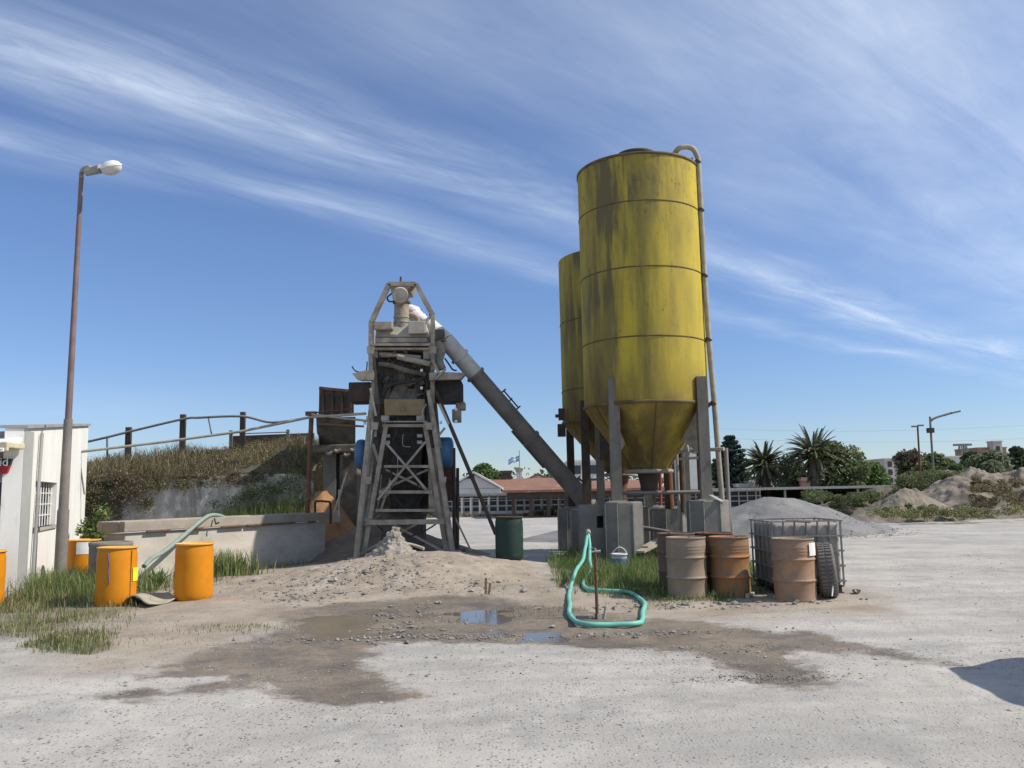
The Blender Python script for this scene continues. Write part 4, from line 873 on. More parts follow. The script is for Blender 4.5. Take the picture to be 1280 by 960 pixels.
# barred window
fr = MB(); rev = -.10
wp_ = MB().prism([W(s0-.01, wz0-.01, -.2), W(s1+.01, wz0-.01, -.2), W(s1+.01, wz1+.01, -.2), W(s0-.01, wz1+.01, -.2)], nv*-.02).build('window_pane', M['dark_glass'], t_)
g = MB(); nb = 8
for k in range(nb+1):
    s = s0+.03+(s1-s0-.06)*k/nb; g.cyl(W(s, wz0, rev), W(s, wz1, rev), .012, n=6)
for k in range(1, 4): z = wz0+(wz1-wz0)*k/4; g.bar(W(s0, z, rev), W(s1, z, rev), .02)
g.build('window_bars', M['white_paint'], wp_)
g = MB()
for s in (s0+.02, (s0+s1)/2, s1-.02): g.bar(W(s, wz0, rev-.06), W(s, wz1, rev-.06), .04)
g.build('window_frame', M['galv'], wp_)
MB().prism([W(s0-.03, wz0-.06, .03), W(s1+.03, wz0-.06, .03), W(s1+.03, wz0, .03), W(s0-.03, wz0, .03)], nv*-.2).build('sill', M['concrete_pale'], wp_)
sp_ = wall_s(46)-.05; MB().tube([W(wall_s(42), .1, .05), W(wall_s(43), 1.0, .05), W(sp_, roofz(sp_)-.1, .05)], .03, 8).build('drain_pipe', M['wall_shade_grey'], t_)
MB().prism([W(-.02, roofz(0)-.0, .05), W(Lw+.03, roofz(Lw), .05), W(Lw+.03, roofz(Lw)+.05, .05), W(-.02, roofz(0)+.05, .05)], nv*-.4).build('coping', M['wall_shade_grey'], t_)
# awning and bracket
aw = P(20, 553, 13.7); t2 = thing('cream_awning', 'cream rolled awning box on the shaded front of the white building', 'awning', (aw.x, 13.6, aw.z))
MB().box((aw.x-1.6, 13.72, P(10, 557, 13.7).z), (3.2, .5, .10)).box((aw.x-1.6, 13.5, P(10, 562, 13.7).z), (3.2, .06, .08)).build('awning_box', M['cream'], t2, bevel=.02)
MB().prism([(aw.x-3.2, 13.44, aw.z-.11), (aw.x-3.2, 13.97, aw.z+.10), (aw.x-3.2, 13.97, aw.z+.03), (aw.x-3.2, 13.44, aw.z-.16)], (3.15, 0, 0)).build('valance', M['white_paint'], t2)
# sign
s_c = P(4, 581, 13.88); t2 = thing('shop_sign', 'dark blue and red sign with white letters on the shaded wall', 'sign', (s_c.x, 13.9, s_c.z))
sx = P(15.5, 575, 13.9).x; z1, z0 = P(8, 573.5, 13.9).z, P(8, 592.5, 13.9).z; zm = P(8, 582, 13.9).z
MB().prism([(sx-1.1, 13.88, zm), (sx-.03, 13.88, zm), (sx, 13.88, z1), (sx-1.1, 13.88, z1)], (0, .05, 0)).build('panel', M['navy'], t2)
MB().prism([(sx-1.1, 13.88, z0+.02), (sx-.14, 13.88, z0), (sx-.07, 13.88, z0+.02), (sx-.031, 13.88, zm-.001), (sx-1.1, 13.88, zm-.001)], (0, .05, 0)).build('panel', M['sign_red'], t2)
tx = bpy.data.curves.new('t', 'FONT'); tx.body = 'rid'; tx.size = .20; tx.extrude = .004; tx.align_x = 'RIGHT'; to = bpy.data.objects.new('t', tx); col.objects.link(to)
bpy.context.view_layer.update(); me = bpy.data.meshes.new_from_object(to); bpy.data.objects.remove(to)
me.transform(Matrix.Rotation(R(90), 4, 'X')); me.materials.clear(); me.materials.append(M['white_paint']); lo = bpy.data.objects.new('lettering', me); col.objects.link(lo); lo.parent = t2; lo.location = Vector((sx-.045, 13.872, zm-.005))-org[t2.name]; lo['label'] = 'white letters rid'

# ------------------------------------------------------------------ street lamp left
LY = 15.4; lb = P(77, 700, LY); lt = P(102, 216, LY); lb = Vector((lb.x-.02, LY, 0))
t_ = thing('street_lamp', 'tall slim street lamp with pale globe head before the white building', 'street lamp', lb)
def lerp(f): return lb.lerp(lt, f)
hz = lt.z; f1 = P(85, 637, LY).z/hz; f2 = P(88, 524, LY).z/hz
MB().cyl(lerp(0), lerp(f1), .105, .10, 14).build('base_sleeve', M['pipe_grey'], t_)
MB().cyl(lerp(f1-.001), lerp(f2), .085, .075, 14).build('pole', M['pipe_grey'], t_); MB().cyl(lerp(f2-.001), lt, .058, .040, 12).build('pole', M['pole_brown'], t_)
MB().tube(smooth_path([lt-Vector((0, 0, .1)), P(103, 213, LY), P(110, 209, LY-.05), P(114, 211.5, LY-.1)], 4), .042, 10).build('arm', M['pipe_tan'], t_)
a, b_ = P(107, 219, LY-.05), P(125, 213, LY-.12)
MB().cyl(P(108, 215.5, LY-.05), P(126, 211, LY-.15), .07, .085, 12).box(P(116, 213, LY-.1), (.2, .13, .08)).build('gear_housing', M['galv'], t_)
hc_ = P(139, 209.5, LY-.18); ax_ = (P(152, 206, LY-.2)-P(126, 213, LY-.16)).normalized(); zz = Vector((0, -.25, 1)).normalized(); xx = ax_; yy = zz.cross(xx).normalized(); zz = xx.cross(yy); mt_ = Matrix((xx*1.25, yy*.85, zz)).transposed()
mb = MB(); mb.lathe([(.0, .125), (.07, .115), (.13, .08), (.155, .03), (.165, .02), (.165, -.005)], hc_, 20, axis=mt_); lh_ = mb.build('lamp_hood', M['white_paint'], t_)
mb = MB(); mb.lathe([(.158, -.006), (.15, -.05), (.115, -.10), (.06, -.128), (0, -.135)], hc_, 20, axis=mt_); mb.build('lamp_glass', M['far_white'], lh_)

# ------------------------------------------------------------------ drums
def drum_parts(root, body, lid, h=.88, r=.29, plastic=False, rim=None):
    mb = MB()
    if plastic:
        pr = [(r*.90, 0), (r*.97, .02), (r*.99, .08), (r, .14), (r, .2), (r, .27), (r, .35), (r, .42), (r, .5), (r*1.0, .58), (r*.995, .68), (r*.99, h-.11), (r*.95, h-.06), (r*.945, h-.03)]
    else:
        pr = [(r*.97, 0), (r, .01), (r, .03), (r*.985, .04), (r*.985, h/3-.03), (r*1.01, h/3-.014), (r*1.045, h/3-.006), (r*1.045, h/3+.006), (r*1.01, h/3+.014), (r*.985, h/3+.03)]
        pr += [(r*.985, 2*h/3-.03), (r*1.01, 2*h/3-.014), (r*1.045, 2*h/3-.006), (r*1.045, 2*h/3+.006), (r*1.01, 2*h/3+.014), (r*.985, 2*h/3+.03)]
        for q in (.74, .79, .84): pr += [(r*.985, h*q), (r*.998, h*q+.010), (r*.985, h*q+.020)]
        pr += [(r*.985, h-.02)]
    mb.lathe(pr, (0, 0, 0), 36); mb.lathe([(0, .002), (r*.9, .001)], (0, 0, 0), 36)
    sd_n = random.random()*50
    def dent(v):
        q = Vector(v); f_ = (mnoise.noise(q*3.2+Vector((sd_n, 0, 0)))*.016 + mnoise.noise(q*9+Vector((0, sd_n, 0)))*.004)*(.5 if plastic else 1.0)*min(1, max(0, (h-.04-q.z)*8))
        L_ = math.hypot(q.x, q.y) or 1; return (q.x*(1+f_/L_), q.y*(1+f_/L_), q.z)
    mb.v = [dent(v) if math.hypot(v[0], v[1]) > r*.9 else v for v in mb.v]
    o = mb.build('body', body, root)
    m2 = MB(); m2.lathe([(r*.985, h-.03), (r*1.015, h-.028), (r*1.02, h-.005), (r*1.0, h), (r*.97, h-.002), (r*.955, h-.018), (0, h-.02)], (0, 0, 0), 36); m2.cyl((r*.6, 0, h-.02), (r*.6, 0, h-.004), .03, n=12); m2.cyl((-r*.6, 0, h-.02), (-r*.6, 0, h-.006), .02, n=10); m2.build('lid', lid, root)
    return o
def put(root, px, Y, z=None, rz=0, tilt=0):
    x = P(px, 700, Y).x; root.location = (x, Y, gz(x, Y)-.01 if z is None else z); root.rotation_euler = (tilt, 0, rz)
def drum(name, label, px, Y, body, lid, group, plastic=False, rz=0, tilt=0, h=.88, r=.29):
    t_ = thing(name, label, 'drum', (0, 0, 0), group); drum_parts(t_, body, lid, h, r, plastic); put(t_, px, Y, None, rz, tilt); return t_
g1 = 'orange plastic drums on the left'
d = drum('orange_drum', 'orange drum with blue streak and yellow label beside the grass', 146, 13.3, M['orange'], M['orange_lid'], g1, True, tilt=R(-1), rz=0)
mb = MB(); r = .294
def onc(an, z, rr=r): return (rr*math.cos(an), rr*math.sin(an), z)
for (an, z0, z1, w, mt_, nm) in ((R(2), .36, .56, .20, M['yellow_label'], 'label'),):
    V = []; n = 5
    for i in range(n+1):
        for z in (z0, z1): V.append(onc(an-w/2/r*.9+w/r*.9*i/n, z, .301))
    mb = MB(); mb.add(V, [(2*i, 2*i+2, 2*i+3, 2*i+1) for i in range(n)], True); mb.build(nm, mt_, d)
MB().tube([onc(R(-92), .80), onc(R(-86), .62), onc(R(-88), .5), onc(R(-83), .34)], .010, 5).build('ink_streak', M['blue_ink'], d)
MB().tube([onc(R(-22), .83), onc(R(-23), .5), onc(R(-23), .12)], .006, 5).build('rust_streak', M['rust'], d)
drum('orange_drum', 'orange drum half in shadow at the end of the tower shade', 243, 13.75, M['orange'], M['orange_lid'], g1, True)
d = drum('orange_drum', 'orange drum behind the grass next to the lamp post with white patch', 104, 16.2, M['orange'], M['orange_lid'], g1, True)
V = []
for i in range(6):
    for z in (.62, .84): V.append(onc(R(-88)+.8*i/5, z, .295))
mb = MB(); mb.add(V, [(2*i, 2*i+2, 2*i+3, 2*i+1) for i in range(5)], True); mb.build('label', M['white_paint'], d)
drum('orange_drum', 'orange drum cut off by the left edge of the frame', -19, 14.0-.62, M['orange'], M['orange_lid'], g1, True)
t_ = thing('concrete_ring', 'grey concrete pipe ring standing behind the front orange drum', 'concrete ring', (P(138, 700, 15.2).x, 15.2, 0))
c_ = (P(138, 700, 15.2).x, 15.2, 0)
mb = MB(); mb.lathe([(.32, 0), (.34, .1), (.35, .78), (.36, .80), (.36, .86), (.30, .86), (.29, .2), (.29, .05)], c_, 32); mb.build('ring', M['concrete'], t_)
g2 = 'steel drums by the silo piers'
drum('steel_drum', 'tan steel drum at the front left of the steel drums', 858, 12.9, M['tan_drum'], M['tan_drum'], g2, rz=1)
drum('steel_drum', 'dark brown steel drum tucked behind the tan drum', 846, 13.55, M['brown_drum'], M['brown_drum'], g2, rz=2)
drum('steel_drum', 'rust orange steel drum in the middle of the drum row', 912, 12.95, M['rusty_orange_drum'], M['rusty_orange_drum'], g2, rz=.5)
drum('steel_drum', 'dark brown steel drum tucked behind the rust orange drum', 893, 13.6, M['brown_drum'], M['rust'], g2, rz=2.4)
d = drum('steel_drum', 'orange tan steel drum with white label in front of the caged tank', 992, 12.42, M['orange_tan_drum'], M['tan_drum'], g2, rz=0)
V = []
for i in range(6):
    for z in (.64, .82): V.append(onc(R(-62)+.62*i/5, z, .304))
mb = MB(); mb.add(V, [(2*i, 2*i+2, 2*i+3, 2*i+1) for i in range(5)], True); mb.build('label', M['white_paint'], d)
d = drum('green_drum', 'dark green drum alone in the shade right of the tower', 637, 17.9, M['green_drum'], M['rust_dark'], 'green drum', True); del d['group']

# IBC tote
IX, IY = P(1010, 700, 12.85).x, 12.85+.55; t_ = thing('caged_tank', 'dusty square plastic tank in a wire cage on a pallet', 'tank', (IX, IY, 0), rz=0)
w, dp, h0, h1 = 1.02, 1.1, .14, 1.05
mb = MB(); mb.box((IX, IY, .02), (w, .1, .03)); mb.box((IX, IY-.48, .02), (w, .12, .03)); mb.box((IX, IY+.48, .02), (w, .12, .03))
for sx in (-.42, 0, .42):
    for sy in (-.46, 0, .46): mb.box((IX+sx, IY+sy, .075), (.13, .13, .08))
mb.box((IX, IY, .125), (w, dp, .02)); mb.build('pallet', M['rust_dark'], t_)
mb = MB(); mb.box((IX, IY, (h0+h1)/2), (w-.025, dp-.025, h1-h0+.02)); bt = mb.build('bottle', M['ibc_plastic'], t_, bevel=.07); bt.modifiers['bevel'].segments = 4; bt.data.polygons.foreach_set('use_smooth', [True]*len(bt.data.polygons))
MB().cyl((IX, IY, h1-.03), (IX, IY, h1+.03), .12, n=20).box((IX-.2, IY-.3, h1+.0), (.16, .12, .05), .3).box((IX+.02, IY-.42, h1+.01), (.16, .14, .06), -.2).build('cap', M['concrete'], t_)
hw, hd = w/2, dp/2
for k in range(7):
    x = IX-hw+w*k/6; MB().bar((x, IY-hd, h0), (x, IY-hd, 1.07), .022).build('cage_bar', M['cage'], t_)
    MB().bar((x, IY+hd, h0), (x, IY+hd, 1.07), .022).build('cage_bar', M['cage'], t_)
for k in range(1, 5):
    y = IY-hd+dp*k/5; MB().bar((IX-hw, y, h0), (IX-hw, y, 1.07), .022).build('cage_bar', M['cage'], t_); MB().bar((IX+hw, y, h0), (IX+hw, y, 1.07), .022).build('cage_bar', M['cage'], t_)
for z in (.2, .42, .64, .86, 1.08):
    mb = MB(); e = .022
    for sx in (-1, 1): mb.bar((IX+sx*(hw+e), IY-hd-e, z), (IX+sx*(hw+e), IY+hd+e, z), .022)
    for sy in (-1, 1): mb.bar((IX-hw-e, IY+sy*(hd+e), z), (IX+hw+e, IY+sy*(hd+e), z), .022)
    mb.build('cage_hoop', M['cage'], t_)
# tyre leaning on the tank
TX, TYY = P(1032, 700, 12.6).x, 12.6; t_ = thing('tyre', 'dusty worn tyre standing on edge against the caged tank', 'tyre', (TX, TYY, 0))
mtx = Matrix.Rotation(R(90), 3, 'Y')@Matrix.Identity(3); mb = MB()
rz_ = Matrix.Rotation(R(-17), 3, 'Z')@Matrix.Rotation(R(-4), 3, 'Y')@Matrix.Rotation(R(90), 3, 'Y')
mb.lathe([(.22, -.09), (.30, -.125), (.36, -.12), (.385, -.08), (.39, 0), (.385, .08), (.36, .12), (.30, .125), (.22, .09), (.215, 0), (.22, -.09)], (TX, TYY, .385), 40, axis=rz_); tc_ = mb.build('carcass', M['tyre_dusty'], t_)
mb = MB()
for k in range(44):
    an = 2*math.pi*k/44
    for s in (-1, 1):
        q = Vector((math.cos(an)*.389, math.sin(an)*.389, s*.05)); rr = rz_@Matrix.Rotation(an, 3, 'Z'); mb.box(Vector((TX, TYY, .385))+rz_@q, (.022, .034, .075), rot=rr)
mb.build('tread', M['tyre_dusty'], tc_, kind='stuff')
MB().tube([P(1042, 722, 12.3), P(1040, 745, 12.2)], .012, 5).build('white_stick', M['white_paint'], label='thin white stick leaning on the cage beside the tyre', cat='stick')
for a, b_, c_, d_, lab in ((934, 749, 942, 745, 'short pale stick on the ground left of the white label drum'), (966, 749, 978, 749, 'pale block scrap lying before the caged tank'), (976, 744, 984, 750, 'grey scrap of pipe leaning before the caged tank')):
    q0, q1 = G(a, b_), G(c_, d_); MB().bar((q0.x, q0.y, .03), (q1.x, q1.y, .05), .05, .035).build('scrap', M['pale_dust'], label=lab, cat='scrap')

# bucket
t_ = thing('bucket', 'white and blue plastic bucket in the weeds at the silo pier', 'bucket', (P(774, 700, 16.9).x, 16.9, 0)); bxx = P(774, 700, 16.9).x; bz = gz(bxx, 16.9)
bk = lambda z0, z1: [(.125+.03*z0/.36, bz+z0), (.125+.03*z1/.36, bz+z1)]
mb = MB(); mb.lathe([(0, bz)]+bk(0, .12), (bxx, 16.9, 0), 24); mb.lathe(bk(.27, .33)+[(.165, bz+.335), (.165, bz+.36), (.145, bz+.36), (.14, bz+.2), (0, bz+.19)], (bxx, 16.9, 0), 24); mb.build('shell', M['bluewhite'], t_)
mb = MB(); mb.lathe(bk(.12, .27), (bxx, 16.9, 0), 24); mb.build('blue_band', M['bucket_blue'], t_)
MB().tube(smooth_path([(bxx-.16, 16.9, bz+.34), (bxx-.02, 16.85, bz+.48), (bxx+.1, 16.88, bz+.44), (bxx+.16, 16.9, bz+.34)], 4), .008, 5).build('handle', M['white_paint'], t_)

# green hose loop
hpx = [(736, 668), (738, 688), (736, 713), (730, 730), (734, 738), (753, 740), (784, 742), (799, 747), (806, 757), (803, 770), (796, 776), (767, 777.5), (732, 778), (716, 772), (710.5, 757), (714, 736)]
hq = []
for i, (a, b_) in enumerate(hpx):
    if i == 0: q = P(a, b_, 17.4)
    elif i == 1: q = P(a, b_, 17.0)
    elif i == 2: q = G(a, b_, .2)
    else: q = G(a, b_, .045); q.z = gz(q.x, q.y)+.04
    hq.append(q)
hq += [P(720, 716, 14.2), P(727, 700, 15.4), P(733, 680, 16.6), P(735, 668, 17.6)]
t_ = thing('water_hose', 'thick sea green hose looped on the ground before the silo', 'hose', (hq[8].x, hq[8].y, 0)); hsm = smooth_path(hq, 8); hsm = [p_+Vector((mnoise.noise(p_*1.1)*.05, mnoise.noise(p_*1.1+Vector((9, 0, 0)))*.05, 0)) for p_ in hsm]; MB().tube(hsm, [.031*(1+.06*mnoise.noise(p_*2)) for p_ in hsm], 12).build('hose', M['hose_green'], t_)
MB().cyl(hq[0], P(735, 664, 17.6), .05, n=10).build('coupling', M['galv'], t_)
# standpipe
q = G(745, 771); sz = gz(q.x, q.y); t_ = thing('standpipe', 'thin rusty standpipe with tap inside the green hose loop', 'standpipe', (q.x, q.y, sz)); tp = P(744, 690, q.y)
MB().cyl((q.x+.015, q.y, sz-.05), tp, .022, .02, 10).build('pipe', M['rust'], t_)
MB().cyl(tp-Vector((.05, 0, 0)), tp+Vector((.07, 0, .01)), .016, n=8).cyl(tp-Vector((.0, 0, .02)), tp+Vector((0, 0, .05)), .014, n=8).bar(tp+Vector((-.07, 0, .035)), tp+Vector((-.02, 0, .06)), .02, .01).build('tap', M['galv'], t_)
MB().box((q.x+.05, q.y+.03, sz+.03), (.1, .1, .07), .3).box((q.x-.14, q.y+.06, sz+.02), (.22, .06, .05), .1).cyl((q.x+.10, q.y, sz), (q.x+.13, q.y, sz+.16), .018, n=8).build('base_block', M['stone'], t_)
# wooden stubs
q = G(607, 744); 
for k, (dx, h_, lab) in enumerate(((0, .25, 'taller wooden stub stuck in the mud before the mound'), (.045, .17, 'shorter wooden stub leaning on the taller one'))):
    z = gz(q.x+dx, q.y); MB().bar((q.x+dx, q.y, z-.03), (q.x+dx+.02*k+.01, q.y, z+h_+.0), .035, .03).build('wooden_stub', M['plate_tan'], label=lab, cat='stub')
# carton on the ground by the drums
A_ = [G(152, 757), G(186, 762), G(222, 752), G(196, 742)]
V = []; n = 10; mb = MB()
for i in range(n+1):
    u = i/n
    for j in range(n+1):
        v = j/n; p = (A_[0]*(1-u)+A_[1]*u)*(1-v)+(A_[3]*(1-u)+A_[2]*u)*v
        z = .05+.09*math.sin(math.pi*min(1, u*1.15))*(1-.7*v)+.05*math.sin(v*5+u*2)*.6; V.append((p.x, p.y, gz(p.x, p.y)+max(z, .015)))
mb.add(V, [(i*(n+1)+j, (i+1)*(n+1)+j, (i+1)*(n+1)+j+1, i*(n+1)+j+1) for i in range(n) for j in range(n)], True); o = mb.build('crumpled_carton', M['paper'], label='crumpled pale carton sheet on the ground between the orange drums', cat='carton')
s_ = o.modifiers.new('t', 'SOLIDIFY'); s_.thickness = .02
q = G(195, 724); MB().lathe([(0, 0), (.055, 0), (.055, .15), (.03, .19), (.03, .22), (0, .22)], (q.x, q.y, 0), 14).build('white_bottle', M['white_paint'], label='small white bottle at the plant between the orange drums', cat='bottle')
q = G(182, 717); mb = MB(); mb.lathe([(0, 0), (.22, .0), (.2, .07), (.12, .13), (0, .15)], (q.x, q.y, 0), 12); mb.build('dark_bag', M['black_rubber'], label='dark crumpled bag beside the small white bottle', cat='bag')
def leafy(px, py, Y, h_, n, label, mat, s=.12):
    b_ = P(px, py, Y); b_ = Vector((b_.x, Y, max(gz(b_.x, Y), 0)) if py > 660 else (b_.x, Y, b_.z)); t_ = thing('weed_plant', label, 'plant', b_); mb = MB()
    for k in range(n):
        an = random.uniform(0, 6.283); L = h_*random.uniform(.5, 1.1); sp2 = random.uniform(.2, .7); d = Vector((math.cos(an)*sp2, math.sin(an)*sp2, 1)).normalized(); sd_ = Vector((-math.sin(an), math.cos(an), 0))
        p0 = b_.copy(); p1 = p0+d*L*.5; p2 = p1+(d+Vector((0, 0, -.5))).normalized()*L*.5; w = s*h_
        mb.add([p0, p1-sd_*w, p1+sd_*w, p2], [(0, 1, 2), (1, 3, 2)])
    mb.build('leaves', mat, t_); return t_
leafy(197, 722, 15.2, .42, 26, 'broad leaved weed between the two front orange drums', M['weed'])
leafy(372, 640, 19.9, .5, 34, 'pale agave like weed at the right end of the trough', M['tree_pale'])
t_ = thing('leafy_shrub', 'green shrub growing at the corner of the white building', 'shrub', (P(120, 690, 19).x, 19, 0)); bb = []
for k in range(12): c_ = P(random.uniform(108, 134), random.uniform(640, 682), 18.9); bb.append(leaves(120, c_, (.22, .2, .2), .045, .1))
leaf_obj('foliage', bb, M['weed'], t_); MB().cyl((P(120, 690, 19).x, 19, 0), (P(120, 690, 19).x, 19, 1.0), .02, n=6).build('stem', M['bark'], t_)
t_ = thing('leafy_shrub', 'dark weed clump behind the shadowed orange drum', 'shrub', (P(272, 700, 17.5).x, 17.5, 0)); X = rng.normal(P(275, 700, 17.5).x, .35, 900); Y = rng.normal(17.5, .2, 900); o = blades('foliage', X-org[t_.name].x, Y-17.5, X*0, .15+.5*rng.random(900), M['weed'], w=.008, parent=t_)

# ------------------------------------------------------------------ silos
def silo(label, cx, cy, rad, ztop, zcyl, zcone, rcone, band_z, name='silo'):
    t_ = thing(name, label, 'silo', (cx, cy, 0)); c0 = (cx, cy, 0)
    mb = MB(); mb.lathe([(rad, zcyl), (rad, ztop)], c0, 160); mb.lathe([(rad, ztop), (.4, ztop+.22), (0, ztop+.24)], c0, 160); mb.build('shell', M['silo'], t_)
    mb = MB(); mb.lathe([(rad+.015, zcyl-.02), (rad+.03, zcyl), (rad+.03, zcyl+.05), (rad, zcyl+.06)], c0, 72); mb.build('base_ring', M['silo_seam'], t_)
    mb = MB(); mb.lathe([(rad, zcyl), (rcone, zcone)], c0, 72); mb.build('cone', M['silo'], t_)
    mb = MB(); mb.lathe([(rcone+.02, zcone+.02), (rcone+.10, zcone), (rcone+.10, zcone-.07), (rcone+.02, zcone-.075), (0, zcone-.08)], c0, 32); mb.build('outlet_flange', M['cement_dust'], t_)
    for z in band_z:
        mb = MB(); mb.lathe([(rad-.002, z-.034), (rad+.009, z-.030), (rad+.014, z-.016), (rad+.009, z-.003), (rad-.002, z)], c0, 160); mb.build('seam', M['silo_seam'], t_)
    return t_
SX, SY, SR = P(806.5, 480, 19.6).x, 19.6, 1.42
zf = lambda py, px=806, Y=18.25: P(px, py, Y).z
ztop = zf(191); zcyl = zf(503); 
BZ = [zf(250), zf(332), zf(419)]
zcone = P(817, 587, SY-.45).z
big = silo('big yellow silo with soot streaks and a fill pipe on its right side', SX, SY, SR, ztop, zcyl, zcone, .46, BZ)
mb = MB(); mb.lathe([(0, 0), (.42, 0), (.42, .08), (.46, .1), (.46, .16), (.3, .22), (0, .23)], (SX-.1, SY-.6, ztop+.08), 24); mb.build('top_hatch', M['rust_dark'], big)
mb = MB(); mb.lathe([(SR+.005, ztop-.05), (SR+.025, ztop-.04), (SR+.025, ztop+.01), (SR, ztop+.015)], (SX, SY, 0), 72); mb.build('top_rim', M['silo_seam'], big)
mb = MB(); mb.lathe([(.26, zcone-.08), (.2, zcone-.35), (.2, zcone-.55), (.0, zcone-.56)], (SX, SY, 0), 20); mb.build('outlet', M['rust_dark'], big)
for k in range(3):
    an = R(-150+k*60); p0 = Vector((SX+math.cos(an)*SR*1.003, SY+math.sin(an)*SR*1.003, zcyl)); p1 = Vector((SX+math.cos(an)*.475, SY+math.sin(an)*.475, zcone)); MB().bar(p0, p1, .02, .012, up=(math.cos(an), math.sin(an), 0)).build('cone_weld', M['silo_seam'], big)
SX2, SY2 = P(770, 480, 22.45).x, 22.45
z2 = lambda py, px=715, Y=22.3: P(px, py, Y).z
zc2 = P(770, 592, SY2).z
sm = silo('yellow silo standing behind and left of the big one', SX2, SY2, 1.44, z2(326), z2(530), zc2, .30, [z2(405), z2(489)])
mb = MB(); mb.lathe([(.26, zc2-.08), (.16, zc2-.6), (.14, zc2-.95), (0, zc2-.96)], (SX2, SY2, 0), 20); mb.build('outlet', M['rust'], sm)
# legs + gussets + piers
def hleg(x, y, z0, z1, w, root, sx=1, sy=1):
    mb = MB(); t = .02; d = w*.8
    mb.box((x, y-d/2, (z0+z1)/2), (w, t, z1-z0)).box((x-w/2+t/2, y+t/2, (z0+z1)/2), (t, d-.002, z1-z0)).box((x+w/2-t/2, y+t/2, (z0+z1)/2), (t, d-.002, z1-z0)); mb.build('leg', M['leg_grey'] if root is big else M['rust_dark'], root)
    MB().box((x, y, z0+.012), (w*1.7, w*1.7, .024)).build('foot_plate', M['pale_dust'], root)
def pier(x, y, h, r, label, mat=None, n=8, rz=R(22.5)):
    mb = MB(); z = gz(x, y)-.1
    V = [(x+r*math.cos(rz+6.2832*k/n), y+r*math.sin(rz+6.2832*k/n)) for k in range(n)]
    mb.prism([(a, b_, z) for a, b_ in V], (0, 0, h-z)); pr_ = mb.build('concrete_pier', mat or M['concrete'], label=label, cat='pier', group='concrete piers under the silos', bevel=.03)
    mb = MB(); k_ = (r-.001)/r
    for a, b_ in V: mb.bar((x+(a-x)*k_, y+(b_-y)*k_, z+.1), (x+(a-x)*k_, y+(b_-y)*k_, h-.05), .018)
    mb.build('form_joint', M['pale_dust'], pr_, kind='stuff')
LB = [(P(769, 560, 18.55).x, 18.55, 'front left'), (P(880, 560, 18.55).x, 18.55, 'front right'), (SX-1.0, 20.65, 'back left'), (SX+1.05, 20.65, 'back right')]
PH = 1.34
for i, (x, y, nm) in enumerate(LB):
    ztl = P(770, 473, y).z if i < 2 else zcyl+.3
    hleg(x, y, PH if i < 2 else 1.12, ztl, .23 if i < 2 else .18, big)
    # gusset between leg and cone
    g0 = Vector((x, y+.09 if i < 2 else y-.09, 0)); dirc = Vector((SX-x, SY-y, 0)).normalized(); tn = Vector((-dirc.y, dirc.x, 0))*.02
    pts = [g0+Vector((0, 0, zcyl+.15)), g0+dirc*.05+Vector((0, 0, zcyl+.1)), g0+dirc*.62+Vector((0, 0, zcyl-.72)), g0+dirc*.1+Vector((0, 0, zcyl-1.1)), g0+Vector((0, 0, zcyl-1.15))]
    MB().prism(pts, tn).build('gusset', M['rust_dark'] if i > 1 else M['cement_dust'], big)
pier(LB[0][0]+.12, 18.55, PH, .43, 'eight sided pier under the front left leg of the big silo'); pier(LB[1][0]+.02, 18.55, PH, .46, 'eight sided pier under the front right leg of the big silo')
pier(LB[2][0], 20.7, 1.12, .42, 'pier under the back left leg of the big silo, half hidden'); pier(LB[3][0]-.35, 20.9, 1.12, .5, 'pier seen in the middle below the big silo outlet')
LS = [(P(733, 600, 21.3).x, 21.3), (P(838, 600, 21.4).x, 21.4), (P(714, 600, 23.5).x, 23.5), (SX2+1.0, 23.5)]
for i, (x, y) in enumerate(LS): hleg(x, y, 1.14, z2(530)+(.5 if i == 0 else .25), .20, sm)
pier(LS[0][0], 21.3, 1.14, .45, 'pier under the front left leg of the rear silo, beside the conveyor foot'); pier(LS[1][0], 21.5, 1.14, .42, 'pier under the front right leg of the rear silo')
pier(LS[2][0], 23.5, 1.14, .42, 'leftmost pier, at the back left leg of the rear silo'); pier(LS[3][0], 23.5, 1.14, .42, 'rearmost pier, at the back right leg of the rear silo')
# hollow block beside front pier
q = P(739, 660, 18.75); t_ = thing('hollow_concrete_block', 'dark concrete block with square hole left of the front pier', 'concrete block', (q.x, 18.75, 0)); x0, x1 = P(725, 650, 18.7).x, P(761, 650, 18.7).x; hx0, hx1 = P(746, 650, 18.7).x, P(757, 650, 18.7).x
hz0, hz1 = P(750, 660, 18.7).z, P(750, 645, 18.7).z; zt = P(740, 631, 18.7).z; mb = MB(); yy = 19.0
mb.box(((x0+hx0)/2, yy, zt/2), (hx0-x0, .6, zt)); mb.box(((hx1+x1)/2, yy, zt/2), (x1-hx1, .6, zt)); mb.box(((hx0+hx1)/2, yy, hz0/2), (hx1-hx0, .6, hz0)); mb.box(((hx0+hx1)/2, yy, (hz1+zt)/2), (hx1-hx0, .6, zt-hz1)); mb.box(((hx0+hx1)/2, yy+.28, (hz0+hz1)/2), (hx1-hx0, .02, hz1-hz0)); mb.build('block', M['concrete'], t_)
